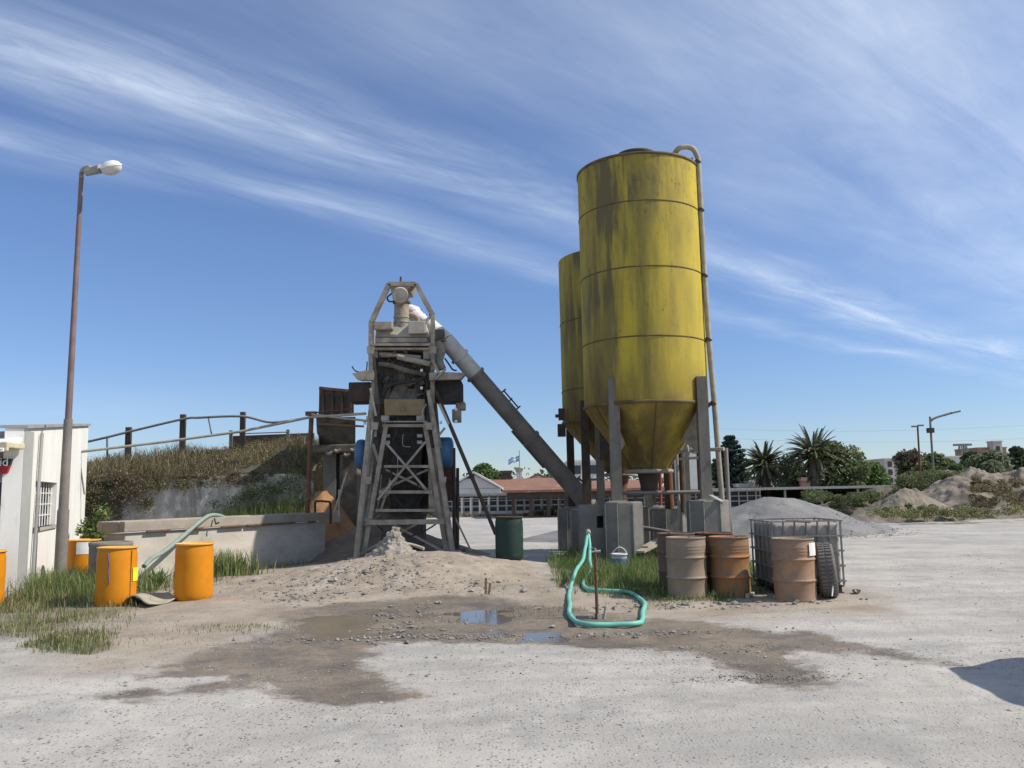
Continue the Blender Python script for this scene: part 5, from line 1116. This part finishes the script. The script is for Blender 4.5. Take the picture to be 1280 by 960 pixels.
# ring pipe, braces, poles, small frames under silos
t_ = thing('pipe_bracing', 'rusty pipe bracing between the silo piers', 'pipe frame', (SX, 19, 0))
MB().tube([P(768, 616.5, 18.9), P(876, 615, 18.9)], .04, 8).build('pipe', M['pipe_grey'], t_); MB().tube([P(826, 565, 19.6), P(905, 561, 18.4)], .04, 8).build('pipe', M['pipe_tan'], t_)
MB().tube([P(846, 568, 19.0), P(848, 620, 19.0), P(850, 668, 18.9)], .035, 8).build('pipe', M['pipe_tan'], t_); MB().tube([P(845, 574, 19.05), P(876, 572, 19.05)], .03, 8).build('pipe', M['pipe_tan'], t_)
MB().tube([P(872, 545, 19.9), P(876, 628, 19.9)], .05, 8).build('pipe', M['rust'], t_); MB().tube([P(806, 590, 21), P(812, 634, 21)], .09, 12).build('pipe', M['pipe_tan'], t_)
MB().tube([P(850, 560, 20.5), P(853, 640, 20.5)], .10, 10).build('pipe', M['rust_dark'], t_); MB().tube([P(833, 560, 20.9), P(838, 650, 20.9)], .11, 12).build('pipe', M['rust'], t_)
MB().tube([P(790, 658, 19.6), P(806, 660, 19.5), P(830, 664, 19.3), P(852, 668, 19.1)], .045, 8).build('pipe', M['pipe_grey'], t_)
MB().tube(smooth_path([P(862, 560, 19.0), P(866, 553, 19.0), P(872, 556, 19.0), P(870, 566, 19.0), P(863, 564, 19.0)], 4), .025, 6).tube(smooth_path([P(858, 556, 19.0), P(860, 566, 19.0), P(858, 574, 19.0)], 4), .04, 6).build('valve', M['galv'], t_)
MB().tube([P(825, 590, 24), P(826, 640, 24)], .045, 8).build('red_standpipe', M['red_paint'], label='thin red pipe standing behind the silo outlets', cat='pipe')
for k, (a, b_, c_, d_, lab) in enumerate(((800, 690, 836, 672, 'wide weathered plank tilted on the debris below the silo'), (806, 684, 840, 665, 'narrow plank on top of the debris below the silo'), (800, 697, 822, 694, 'short plank end lying low before the middle pier'))):
    MB().bar(P(a, b_, 17.9+k*.25), P(c_, d_, 19.0+k*.2), .2-.05*k, .04).build('plank', M['paper'], label=lab, cat='plank')
MB().bar(P(888, 619, 18.3), P(903, 627, 18.1), .16, .02).build('loose_sheet', M['galv'], label='loose pale metal sheet on the right silo pier', cat='sheet')
# fill pipe up the side
t_ = thing('fill_pipe', 'tall tan fill pipe hooked over the top right of the big silo', 'pipe', (P(905, 640, 19).x, 19.0, 0)); FYY = 19.0
def onp(px, py): return P(px, py, FYY)
pts = smooth_path([onp(843, 191)+Vector((0, .3, 0)), onp(848, 186), onp(858, 183.5), onp(867, 187), onp(872.5, 198)], 4)+[onp(876, 262), onp(880.5, 345), onp(886, 425), onp(893, 505), onp(898, 570), onp(904, 640), onp(906, 668)]
MB().tube(pts, .062, 12).build('pipe', M['pipe_tan'], t_)
MB().tube([onp(865, 197), onp(868, 262), onp(873, 345), onp(878, 430), onp(881, 510)], .018, 6).build('guide_rod', M['rust'], t_)
for px, py in ((868, 203), (872, 263), (876.5, 345), (881.5, 425), (887.5, 505), (893, 562)):
    MB().cyl(onp(px-6, py), onp(px+6, py), .04, n=8).cyl(onp(px+3, py+1.6), onp(px+5, py-1.6), .08, n=10).build('clip', M['rust_dark'], t_)
MB().tube([onp(907, 560), onp(911, 640), onp(915, 670)], .05, 10).build('side_pipe', M['pipe_grey'], t_)
# box on the rear silo
t_ = thing('level_sensor_box', 'dark control box on the left side of the rear silo', 'control box', P(702, 525, 22)); MB().box(P(702, 538, 21.9), (.20, .2, .32)).box(P(702, 518, 21.9), (.16, .16, .3)).box(P(697, 520, 21.9), (.12, .1, .08)).build('box', M['rust_dark'], t_)

# ------------------------------------------------------------------ screw conveyor
t_ = thing('screw_conveyor', 'long grey screw conveyor tube sloping from the tower to the silos', 'conveyor', (P(730, 630, 21.8).x, 21.8, 0))
A0, B0 = P(556, 424, 20.6), P(738, 634, 22.0); dr = (B0-A0).normalized(); Lc = (B0-A0).length
def cv(f): return A0.lerp(B0, f)
upv = (Vector((0, -.2, 1))-dr*Vector((0, -.2, 1)).dot(dr)).normalized()
MB().cyl(cv(0), cv(.20), .21, n=24).build('tube_section', M['pipe_white'], t_); MB().cyl(cv(.20), cv(.58), .215, n=24).build('tube_section', M['pipe_grey'], t_); MB().cyl(cv(.58), cv(1.0), .225, n=24).build('tube_section', M['pipe_grey'], t_)
for f in (.10, .205, .58): MB().cyl(cv(f-.006), cv(f+.006), .255, n=24).build('flange', M['pipe_grey'] if f > .15 else M['pipe_white'], t_)
MB().bar(cv(.50)-upv*.235, cv(.72)-upv*.235, .1, .03).build('stiffener', M['cement_dark'], t_)
for f0, f1 in ((.34, .44), (.86, .93)):
    o1 = upv*.27; MB().bar(cv(f0)+o1, cv(f1)+o1, .03).bar(cv(f0)+upv*.2, cv(f0)+o1*1.25, .035).bar(cv(f1)+upv*.2, cv(f1)+o1*1.25, .035).bar(cv((f0+f1)/2)+upv*.2, cv((f0+f1)/2)+o1*1.15, .03).build('clamp', M['rust_dark'], t_)
MB().cyl(cv(.99), cv(1.03), .27, n=20).build('end_flange', M['rust_dark'], t_)
MB().tube(smooth_path([P(737, 600, 22.2), P(737, 612, 22.1), P(737, 628, 22)], 3), .05, 8).build('feed_pipe', M['pipe_grey'], t_)

# ------------------------------------------------------------------ mixing tower
TY0 = 19.3
def T(px, py, d=0.0): return P(px, py, TY0+d)
tw = thing('mixing_tower', 'tall dusty steel concrete mixing tower with braced legs and arched top frame', 'mixing plant', (T(505, 690).x, TY0+.9, 0))
def tb(pts, r, m_='cement_dust', nm='brace'): MB().tube([T(*p) for p in pts], r, 8).build(nm, M[m_], tw)
def fb(a, b_, w=.09, th=.05, m_='cement_dust', nm='crossbar'): MB().bar(T(*a), T(*b_), w, th, up=(0, 1, 0)).build(nm, M[m_], tw)
# main legs
for a, b_, w in (((445, 701, 0), (468, 470, .4), .12), ((567, 699, 0), (536, 488, .35), .12), ((450, 690, 2.1), (476, 470, 1.9), .10), ((560, 690, 2.1), (541, 470, 1.9), .10)):
    MB().cyl(T(*a), T(*b_), w/2+.01, w/2, 10).build('leg', M['cement_dust'], tw)
for a, b_, w in (((455, 692, .15), (483, 530, .3), .10), ((558, 690, .2), (531, 530, .3), .10), ((464, 640, 2), (470, 480, 1.9), .08)):
    MB().bar(T(*a), T(*b_), w, .06, up=(0, 1, 0)).build('inner_leg', M['cement_dust'], tw)
for px, py in ((445, 701), (567, 699)): q = T(px, py); MB().box((q.x, q.y, gz(q.x, q.y)+.03), (.34, .3, .07)).build('foot_plate', M['pale_dust'], tw)
for a, b_, w, th in (((478, 532, .3), (536, 532, .3), .07, .06), ((480, 583, .25), (536, 583, .25), .06, .05), ((474, 615, .2), (540, 615, .2), .07, .05), ((470, 638, .2), (545, 638, .2), .06, .05), ((458, 653, .1), (556, 652, .1), .11, .07), ((478, 527, .2), (534, 527, .2), .03, .03),
                     ((457, 653, 2), (552, 652, 2), .1, .07), ((474, 600, 1.9), (545, 600, 1.9), .08, .05), ((476, 545, 1.9), (540, 545, 1.9), .08, .05)):
    fb(a, b_, w, th)
MB().prism([T(463, 446, .33), T(469, 446, .33), T(474, 505, .33), T(469, 505, .33)], (0, .05, 0)).build('side_panel', M['cement_dark'], tw)
for a, b_ in (((481, 552, .12), (533, 612, .12)), ((532, 552, .14), (472, 625, .14)), ((482, 587, .35), (538, 614, .35)), ((535, 587, .38), (474, 614, .38)), ((476, 638, .3), (488, 600, .32)), ((490, 655, .3), (556, 690, .1)), ((521, 655, .35), (450, 692, .1)), ((470, 520, 1.9), (545, 600, 1.9)), ((545, 520, 1.95), (470, 600, 1.95)), ((462, 600, 1.9), (556, 652, 2.0)), ((556, 600, 1.9), (460, 652, 2.0))):
    fb(a, b_, .05, .02, nm='diagonal_brace')
# side bracing front-to-back
for px0, px1 in ((452, 456), (561, 556)):
    for y0, y1 in ((655, 600), (600, 545), (545, 500)):
        sgn = 1 if px0 < 500 else -1
        a = T(px0+sgn*(700-y0)*.11, y0, 0.1); b_ = T(px1+sgn*(700-y1)*.09, y1, 2.0); MB().bar(a, b_, .05, .03).build('side_brace', M['cement_dust'], tw)
        MB().bar(T(px0+sgn*(700-y0)*.11, y0, .1), T(px1+sgn*(700-y0)*.09, y0, 2.0), .06, .04).build('side_brace', M['cement_dust'], tw)
# arched top frame, front and back
for d in (.35, 1.7):
    o_ = 0 if d < 1 else 1
    pts = [(463.5+o_*2, 470), (463.5+o_*2, 403), (486+o_, 355), (520, 355), (541-o_*2, 393), (541-o_*2, 462)]
    for a, b_ in zip(pts, pts[1:]):
        MB().bar(T(a[0], a[1], d), T(b_[0], b_[1], d), .10, .07, up=(0, 1, 0)).build('arch_frame', M['cement_dust'], tw)
for px, py in ((463.5, 403), (486, 355), (520, 355), (541, 393)): MB().bar(T(px, py, .38), T(px+(1 if px < 500 else -1), py, 1.67), .07, .06).build('arch_tie', M['cement_dust'], tw)
MB().prism([T(486, 354, .5), T(518, 354, .5), T(514, 366, .5), T(490, 368, .5)], (0, .5, 0)).build('head_plate', M['cement_dust'], tw)
MB().cyl(T(501, 360, .6), T(501, 346, .6), .035, .025, 8).build('lifting_eye', M['rust'], tw)
# vertical motor / filter column
q0, q1 = T(502, 421, .75), T(502, 378, .75)
MB().cyl(q0, q1, .185, .175, 24).build('column_tube', M['cement_dust'], tw)
for py in (398, 404): MB().cyl(T(502, py, .75), T(502, py-2, .75), .195, n=24).build('column_band', M['pipe_tan'], tw)
MB().cyl(T(501, 369, .35), T(502, 369, 1.0), .20, .20, 24).build('motor_housing', M['cement_dust'], tw); MB().cyl(T(500.5, 369, .30), T(500.5, 369, .36), .17, .20, 24).cyl(T(501, 369, .27), T(501, 369, .31), .08, n=14).build('motor_cover', M['pale_dust'], tw)
MB().lathe([(.19, 0), (.215, .02), (.215, .06), (.18, .09)], T(502, 380, .75), 24).build('collar', M['cement_dark'], tw)
MB().tube(smooth_path([T(491, 366, .6), T(484, 372, .55), T(487, 377, .5), T(493, 376, .5)], 4), .02, 6).build('cable', M['black_rubber'], tw)
# white wrapped inlet behind
bbv = MB()
for k in range(9):
    f = k/8; c_ = T(513+20*f, 388+20*f, 1.0+.2*f); rr = .19+.035*math.sin(k*2.1); bbv.lathe([(0, -.13), (rr*.7, -.11), (rr, -.02), (rr*.9, .07), (rr*.4, .13), (0, .14)], c_, 10, axis=Matrix.Rotation(k*.8, 3, 'X'))
bbv.build('cloth_wrap', M['white_cloth'], tw); 
MB().tube(smooth_path([T(512, 393, .8), T(520, 396, .75), T(523, 404, .75), T(520, 408, .75)], 4), .06, 8).build('elbow_pipe', M['cement_dust'], tw)
MB().cyl(T(534, 405, 1.2), T(556, 424, 1.3), .2, n=20).build('inlet_pipe', M['pipe_white'], tw)
# cover boxes
MB().prism([T(469, 421, .45), T(535, 421, .45), T(533, 407, .6), T(472, 405, .6)], (0, 1.0, 0)).build('cover_box', M['pale_dust'], tw)
MB().box(T(481, 409, .55), (.42, .5, .2)).build('side_box', M['cement_dust'], tw, bevel=.02); MB().box(T(522, 411, .5), (.40, .4, .30)).build('switch_box', M['pale_dust'], tw, bevel=.015); MB().box(T(528.5, 411, .37), (.07, .03, .05)).build('label_plate', M['black_rubber'], tw)
MB().prism([T(469, 428, .4), T(534, 428, .4), T(534, 422, .4), T(469, 422, .4)], (0, 1.2, 0)).build('ledge', M['cement_dust'], tw)
MB().prism([T(464, 432, .25), T(538, 432, .25), T(538, 429, .25), T(464, 429, .25)], (0, 1.6, 0)).build('platform', M['cement_dust'], tw); MB().prism([T(464, 437, .28), T(537, 437, .28), T(537, 434.5, .28), T(464, 434.5, .28)], (0, 1.5, 0)).build('platform', M['cement_dust'], tw)
MB().prism([T(464, 447, .36), T(472, 447, .36), T(472, 437, .36), T(464, 437, .36)], (0, 1.3, 0)).build('bracket', M['cement_dust'], tw); MB().prism([T(529, 449, .36), T(537, 449, .36), T(537, 437, .36), T(529, 437, .36)], (0, 1.3, 0)).build('bracket', M['cement_dust'], tw)
# mixer body: drum, shafts, pipes, ribs
MB().cyl(T(470, 468, 1.05), T(540, 468, 1.05), .53, n=28).build('mixer_drum', M['cement_dark'], tw)
for px in (480, 496, 512, 528): MB().cyl(T(px, 468, 1.05), T(px+2.2, 468, 1.05), .565, n=28).build('drum_rib', M['cement_dark'], tw)
MB().cyl(T(474, 442, .45), T(526, 447, .40), .055, n=10).cyl(T(497, 446, .30), T(538, 455, .25), .065, n=10).cyl(T(475, 445, .5), T(500, 444, .35), .04, n=8).build('shaft', M['cement_dust'], tw)
for px, py, d, r in ((493, 441, .4, .05), (507, 440, .4, .05), (488, 456, .5, .11), (504, 462, .45, .13), (521, 458, .5, .10), (484, 474, .5, .09), (514, 477, .45, .12), (498, 484, .5, .10), (527, 478, .5, .08)):
    mt_ = Matrix.Rotation(random.uniform(-.5, .5), 3, 'X')@Matrix.Rotation(random.uniform(-.5, .5), 3, 'Y')
    mb = MB(); c_ = T(px, py, d)
    if px % 2: mb.box(c_, (r*2.0, r*1.6, r*1.3), rot=mt_); mb.box(c_+Vector((r*.3, -r*.6, r*.5)), (r*.9, r*1.0, r*1.2), rot=mt_)
    else: mb.lathe([(0, -r*1.5), (r*.7, -r*1.45), (r*.7, -r*.5), (r*.95, -r*.45), (r*.95, -r*.2), (r*.62, -r*.1), (r*.62, r*1.1), (0, r*1.15)], c_, 12, axis=mt_@Matrix.Rotation(R(80), 3, 'X')@Matrix.Rotation(R(60), 3, 'Y'))
    mb.build('fitting', M['cement_dark'], tw, bevel=.02)
for pts in ([(474, 448), (478, 462), (474, 480), (480, 498)], [(533, 448), (528, 466), (534, 480), (529, 500)], [(488, 445), (484, 458), (490, 472), (483, 490)], [(517, 450), (523, 462), (517, 474), (524, 492), (518, 505)]):
    MB().tube(smooth_path([T(a, b_, .42) for a, b_ in pts], 5), .028, 6).build('hose', M['black_rubber'], tw)
MB().prism([T(467, 505, .75), T(542, 505, .75), T(543, 446, .8), T(466, 446, .8)], (0, .05, 0)).build('back_plate', M['cement_dark'], tw)
MB().tube(smooth_path([T(474, 455, .4), T(490, 457, .32), T(508, 463, .28), T(532, 468, .38)], 6), .055, 10).build('pipe', M['cement_dark'], tw)
MB().tube(smooth_path([T(478, 496, .4), T(484, 484, .36), T(500, 478, .32), T(520, 476, .36), T(532, 470, .4)], 6), .04, 10).build('pipe', M['black_rubber'], tw)
for px, r_ in ((484, .10), (504, .15), (523, .11)): MB().cyl(T(px, 500, .55), T(px, 462, .6), r_, r_*.85, 14).build('cylinder_block', M['cement_dark'], tw)
MB().prism([T(485, 499, .4), T(526, 499, .4), T(520, 486, .5), T(491, 486, .5)], (0, .3, 0)).build('guard', M['cement_dark'], tw)
# side plates and uprights around the mixer
for px in (466, 540): MB().prism([T(px-2, 505, .4), T(px+3, 505, .4), T(px+3, 445, .4), T(px-2, 445, .4)], (0, .06, 0)).build('upright', M['cement_dust'], tw)
MB().prism([T(481, 519, .28), T(530, 519, .28), T(531, 499, .28), T(480, 499, .28)], (0, .04, 0)).cyl(T(504, 511, .27), T(504, 511, .24), .05, n=10).build('front_plate', M['plate_tan'], tw)
MB().box(T(482, 523, .4), (.18, .2, .12)).box(T(526, 523, .4), (.18, .2, .12)).build('bearing', M['galv'], tw)
for py in (545, 553): MB().box(T(484, py, .4), (.14, .15, .07)).box(T(525, py, .4), (.12, .15, .07)).build('bearing', M['galv'], tw)
# dark discharge belt / chute
MB().prism([T(488, 640, 1.0), T(524, 640, 1.0), T(529, 522, .5), T(483, 522, .5)], (0, .9, 0)).build('chute', M['black_rubber'], tw)
for k in range(14): y = 528+k*8; w = 19-k*.15; MB().bar(T(505-w, y, .52+k*.035), T(505+w, y, .52+k*.035), .05, .04, up=(0, 1, 0)).build('chute_rib', M['black_rubber'], tw)
MB().box(T(505, 660, 1.7), (1.0, .8, .8)).build('lower_hopper', M['cement_dark'], tw)
MB().prism([T(468, 500, 1.3), T(543, 500, 1.3), T(547, 636, 1.6), T(464, 636, 1.6)], (0, .05, 0)).build('rear_sheet', M['cement_dark'], tw)
for pts in ([(487, 640), (495, 645), (508, 643), (520, 648), (533, 642)], [(483, 600), (492, 620), (505, 634), (520, 640)]): MB().tube(smooth_path([T(a, b_, .4) for a, b_ in pts], 5), .02, 6).build('hose', M['black_rubber'], tw)
MB().prism([T(536, 640, .3), T(548, 648, .3), T(545, 560, .4), T(535, 560, .4)], (0, .9, 0)).build('side_sheet', M['cement_dust'], tw)
MB().tube(smooth_path([T(533, 505, .2), T(528, 515, .2), T(531, 530, .2), T(534, 545, .25)], 5), .022, 6).build('cable', M['cement_dust'], tw)
for k in range(14):
    px, py, d = random.uniform(470, 538), random.uniform(446, 500), random.uniform(.3, .7); w_ = random.uniform(.04, .13)
    MB().box(T(px, py, d), (w_, w_*random.uniform(.5, 1.5), w_*random.uniform(.4, 1.6)), rot=Matrix.Rotation(random.uniform(-.3, .3), 3, 'Y')).build('fitting', M['cement_dark'], tw, bevel=.008)
for k in range(9):
    x0_, y0_ = random.uniform(470, 536), random.uniform(500, 600); x1_, y1_ = x0_+random.uniform(-12, 12), y0_+random.uniform(15, 50)
    MB().tube(smooth_path([T(x0_, y0_, .35), T((x0_+x1_)/2+random.uniform(-5, 5), (y0_+y1_)/2+6, .3), T(x1_, y1_, .4)], 5), random.uniform(.010, .022), 5).build('cable', random.choice((M['black_rubber'], M['cement_dust'])), tw)
for px, py in ((463, 470), (541, 470), (463, 437), (541, 437), (468, 532), (536, 532), (459, 600), (553, 600), (456, 652), (558, 652)):
    MB().prism([T(px-5, py-4, .12), T(px+5, py-4, .12), T(px+4, py+5, .12), T(px-4, py+5, .12)], (0, .02, 0)).build('gusset_plate', M['cement_dust'], tw)
for px in (473, 535): MB().bar(T(px, 505, .5), T(px-(6 if px < 500 else -8), 636, .6), .10, .05, up=(0, 1, 0)).build('inner_leg', M['cement_dark'], tw)
MB().tube(smooth_path([T(470, 655, .2), T(486, 668, .0), T(505, 672, -.1), T(530, 664, .1), T(545, 655, .2)], 5), .018, 6).build('cable', M['black_rubber'], tw)
# wing plates
MB().prism([T(440, 467, .2), T(447, 475, .2), T(466, 475, .2), T(466, 463, .2), T(456, 463, .2)], (0, .6, .05)).build('wing_plate', M['cement_dust'], tw)
MB().prism([T(536, 475, .2), T(575, 474, .2), T(582, 466, .2), T(552, 465, .2), T(540, 466, .2)], (0, .6, .05)).build('wing_plate', M['cement_dust'], tw)
MB().bar(T(545, 474, .15), T(557, 461, .15), .12, .04).bar(T(541, 450, .2), T(549, 468, .2), .1, .06).build('wing_bracket', M['cement_dust'], tw)
MB().tube(smooth_path([T(440, 458, .4), T(445, 464, .4), T(457, 465, .4), T(459, 452, .4)], 5), .015, 5).build('cable', M['black_rubber'], tw)
# side boxes
MB().box(T(453, 492, 1.1), (.52, .8, .46)).build('side_cabinet', M['rust_dark'], tw, bevel=.02); MB().box(T(562, 491, 1.0), (.62, .8, .50)).build('side_cabinet', M['black_rubber'], tw, bevel=.02)
MB().box(T(576, 508, 1.0), (.22, .4, .18)).box(T(571, 520, 1.0), (.20, .4, .3)).build('gear_box', M['cement_dust'], tw, bevel=.02)
for px, py in ((456, 529), (551, 528), (570, 527), (570, 512), (527, 485), (527, 463)): MB().cyl(T(px-1.5, py, .25), T(px+1.5, py, .25), .035, n=8).build('pipe_end', M['white_paint'], tw)
# dark box at the conveyor head
MB().box(T(549.5, 419, 1.0), (.24, .3, .24)).build('motor_box', M['cement_dark'], tw, bevel=.02); MB().prism([T(542, 425, .9), T(557, 425, .9), T(556, 423.5, .9), T(542, 423.5, .9)], (0, .5, 0)).build('motor_shelf', M['galv'], tw)
MB().tube(smooth_path([T(546, 428, 1), T(551, 438, 1), T(548, 450, 1), T(552, 462, 1)], 4), [.12]*13, 10).build('drop_pipe', M['cement_dust'], tw)
MB().tube(smooth_path([T(556, 448, 1.1), T(561, 455, 1.0), T(566, 462, .9), T(571, 463, .9)], 4), .02, 6).build('cable', M['black_rubber'], tw)
# blue wheels
for px, py, d, w, r in ((556, 566, .9, .40, .37), (452, 568, 1.2, .26, .36), (540, 566, 1.3, .2, .3)):
    c_ = T(px, py, d); mb = MB(); mb.lathe([(0, -w/2), (r*.72, -w/2), (r*.93, -w/2+.03), (r, -w/2+.09), (r, w/2-.09), (r*.93, w/2-.03), (r*.72, w/2), (0, w/2)], c_, 28, axis=Matrix.Rotation(R(90), 3, 'Y')); mb.build('blue_wheel', M['blue_drum'], tw)
# outer diagonal stays
MB().cyl(T(541, 480, .5), T(620, 668, .3), .045, n=8).build('long_stay', M['rust_dark'], tw)
fb((535, 490, .25), (551, 560, .4), .07, .05); fb((549, 505, .3), (568, 545, .5), .06, .04, 'pale_dust'); fb((463, 485, .3), (470, 520, .3), .05, .04, 'pale_dust'); fb((466, 555, .4), (476, 585, .5), .07, .05, 'pale_dust'); fb((548, 545, .4), (556, 535, .5), .05, .04, 'pale_dust')
fb((459, 520, .2), (463, 545, .25), .05, .04, 'pale_dust')
MB().cyl(T(567, 560, .9), T(568, 690, .9), .045, n=8).cyl(T(572, 585, 1.5), T(572, 690, 1.6), .04, n=8).build('rear_post', M['rust_dark'], tw)
MB().box(T(560, 605, 1.4), (.22, .2, .8)).build('side_post', M['rust'], tw)
# things at the foot
MB().bar(T(566, 641, .9), T(589, 689, .9), .05, .04).build('leaning_pole', M['pale_dust'], label='thin wooden pole leaning on the right side of the tower', cat='pole')
q = T(573, 684, 1); MB().box((q.x, q.y, .14), (.34, .3, .3), .3, taper=.8).build('rusty_block', M['rust'], label='rusty block on the ground under the leaning pole', cat='block')
q = T(421, 641, 3.0); MB().box((q.x, q.y, 1.05), (.16, .16, .3)).build('pale_canister', M['pale_dust'], label='pale canister standing behind the left tower leg', cat='canister')
# spilt concrete cone
q = G(483, 722); sx, sy = q.x, 17.7; zb = gz(sx, sy)
n = 84; NR = 46; V = []; mb = MB()
for i in range(NR):
    f = i/(NR-1)
    for k in range(n):
        an = 6.2832*k/n; q = Vector((math.cos(an), math.sin(an), 0)); r = .42*(1-f)**1.7+.12*math.sqrt(1-f*.98)
        p = q*r+Vector((0, 0, f*.64)); lump = mnoise.noise(p*7+Vector((3, 1, 5)))*.085+abs(mnoise.noise(p*16))*.07+mnoise.noise(p*34)*.022
        r = max(.005, r+lump*(1 if f < .97 else .3)); V.append((sx-.02+.05*f+r*q.x, sy+r*q.y, zb-.08+f*.64+.5*lump))
mb.add(V, [(i*n+k, i*n+(k+1) % n, (i+1)*n+(k+1) % n, (i+1)*n+k) for i in range(NR-1) for k in range(n)]+[tuple((NR-1)*n+k for k in range(n))], True)
mb.build('spilt_concrete_cone', M['spilt_concrete'], label='lumpy cone of hardened spilt concrete at the foot of the tower', cat='concrete spill')
MB().tube(smooth_path([T(487, 680, -.8), T(500, 679, -.6), T(515, 681, -.5), T(530, 686, -.6)], 5), .035, 8).build('ground_pipe', M['pale_dust'], label='pale pipe half buried in the mound under the tower', cat='pipe')

# ------------------------------------------------------------------ aggregate hopper left of the tower
HY = 22.3
def Hp(px, py, d=0): return P(px, py, HY+d)
t_ = thing('aggregate_hopper', 'dark rusty aggregate hopper between the ramp and the tower', 'hopper', (Hp(420, 600).x, HY+1, 0))
MB().prism([Hp(398, 520), Hp(442, 519), Hp(442, 488), Hp(400, 483)], (0, .05, 0)).build('front_panel', M['rust_dark'], t_)
MB().prism([Hp(395, 521, .01), Hp(396, 541, .01), Hp(404, 558, .3), Hp(444, 558, .3), Hp(444, 521, .01)], (0, .06, 0)).build('lower_panel', M['cement_dark'], t_)
MB().prism([Hp(399, 484, .06), Hp(399, 484, .06)+Vector((.04, 0, 0)), Hp(398, 556, .06)+Vector((.04, 0, 0)), Hp(398, 556, .06)], (0, 2.2, 0)).build('side_panel', M['rust_dark'], t_)
for px in (404, 416, 428, 439): MB().bar(Hp(px, 488, -.03), Hp(px-1, 519, -.03), .05, .04, up=(0, 1, 0)).build('rib', M['rust_dark'], t_)
MB().bar(Hp(399, 485, -.05), Hp(442, 489, -.05), .07, .06, up=(0, 1, 0)).build('rim', M['rust'], t_)
MB().bar(Hp(396, 521, -.05), Hp(456, 517, -.05), .07, .06).bar(Hp(396, 530, -.06), Hp(455, 533, -.06), .07, .05).build('frame_bar', M['rust'], t_)
MB().box(Hp(425, 562, .7), (1.2, 1.2, .22)).build('gate', M['cement_dark'], t_, bevel=.03)
for a, b_ in ((404, 420), (428, 446)):
    x0, x1 = Hp(a, 600, .6).x, Hp(b_, 600, .6).x; z = Hp(410, 567, .6).z; MB().box(((x0+x1)/2, HY+.9, z/2), (x1-x0, .6, z)).build('support', M['concrete'] if a < 420 else M['cement_dark'], t_)
MB().box((Hp(448, 600, 2.5).x, HY+2.6, 1.4), (1.6, .2, 2.8)).build('rear_wall', M['cement_dark'], t_)
for k, (px, py) in enumerate(((408, 566), (418, 563), (430, 568), (438, 562))): 
    q = Hp(px, py, .1); MB().tube(smooth_path([q, q+Vector((.08, 0, -.03)), q+Vector((.16, 0, .02))], 3), .045, 8).build('roller', M['cement_dust'], t_)
heap('sand_heap', 'orange sand heap spilling from under the hopper', 'sand heap', Hp(402, 600, .6).x, HY+.7, 1.5, 1.2, 2.0, M['sand'], .28, 90, None, .9)
MB().tube([T(418, 641, 1.5), T(434, 590, 1.5)], .03, 6).tube([T(424, 645, 1.5), T(424, 612, 1.5)], .025, 6).build('leaning_bars', M['pale_dust'], label='pale steel bars leaning behind the left tower leg', cat='bars')
# dark debris ground behind tower
heap('earth_heap', 'low dark soil heap behind the tower legs', 'earth heap', -3.35, 22.3, 2.7, 1.7, .95, M['brown_dirt'], .22, 90, None)
# unseen van added outside the frame at right to cast the dark wedge
tv = thing('shadow_caster_van', 'unseen van added outside the right edge to cast the dark wedge of shade', 'van', (6.2, 5.6, 0))
MB().prism([(5.36, 3.4, .35), (5.36, 7.95, .35), (5.36, 7.95, 1.0), (5.36, 7.55, 1.62), (5.36, 7.05, 1.76), (5.36, 3.6, 1.76), (5.36, 3.4, 1.1)], (1.75, 0, 0)).build('body', M['white_paint'], tv, bevel=.05)
for x in (5.35, 7.11): MB().prism([(x, 6.4, 1.1), (x, 7.5, 1.1), (x, 7.3, 1.5), (x, 7.0, 1.62), (x, 6.4, 1.62)], (.012, 0, 0)).build('window', M['dark_glass'], tv)
for x in (5.46, 7.01):
    for y in (4.2, 6.95): MB().cyl((x-.1, y, .32), (x+.1, y, .32), .32, n=24).build('wheel', M['black_rubber'], tv)
print('objects', len(bpy.data.objects))
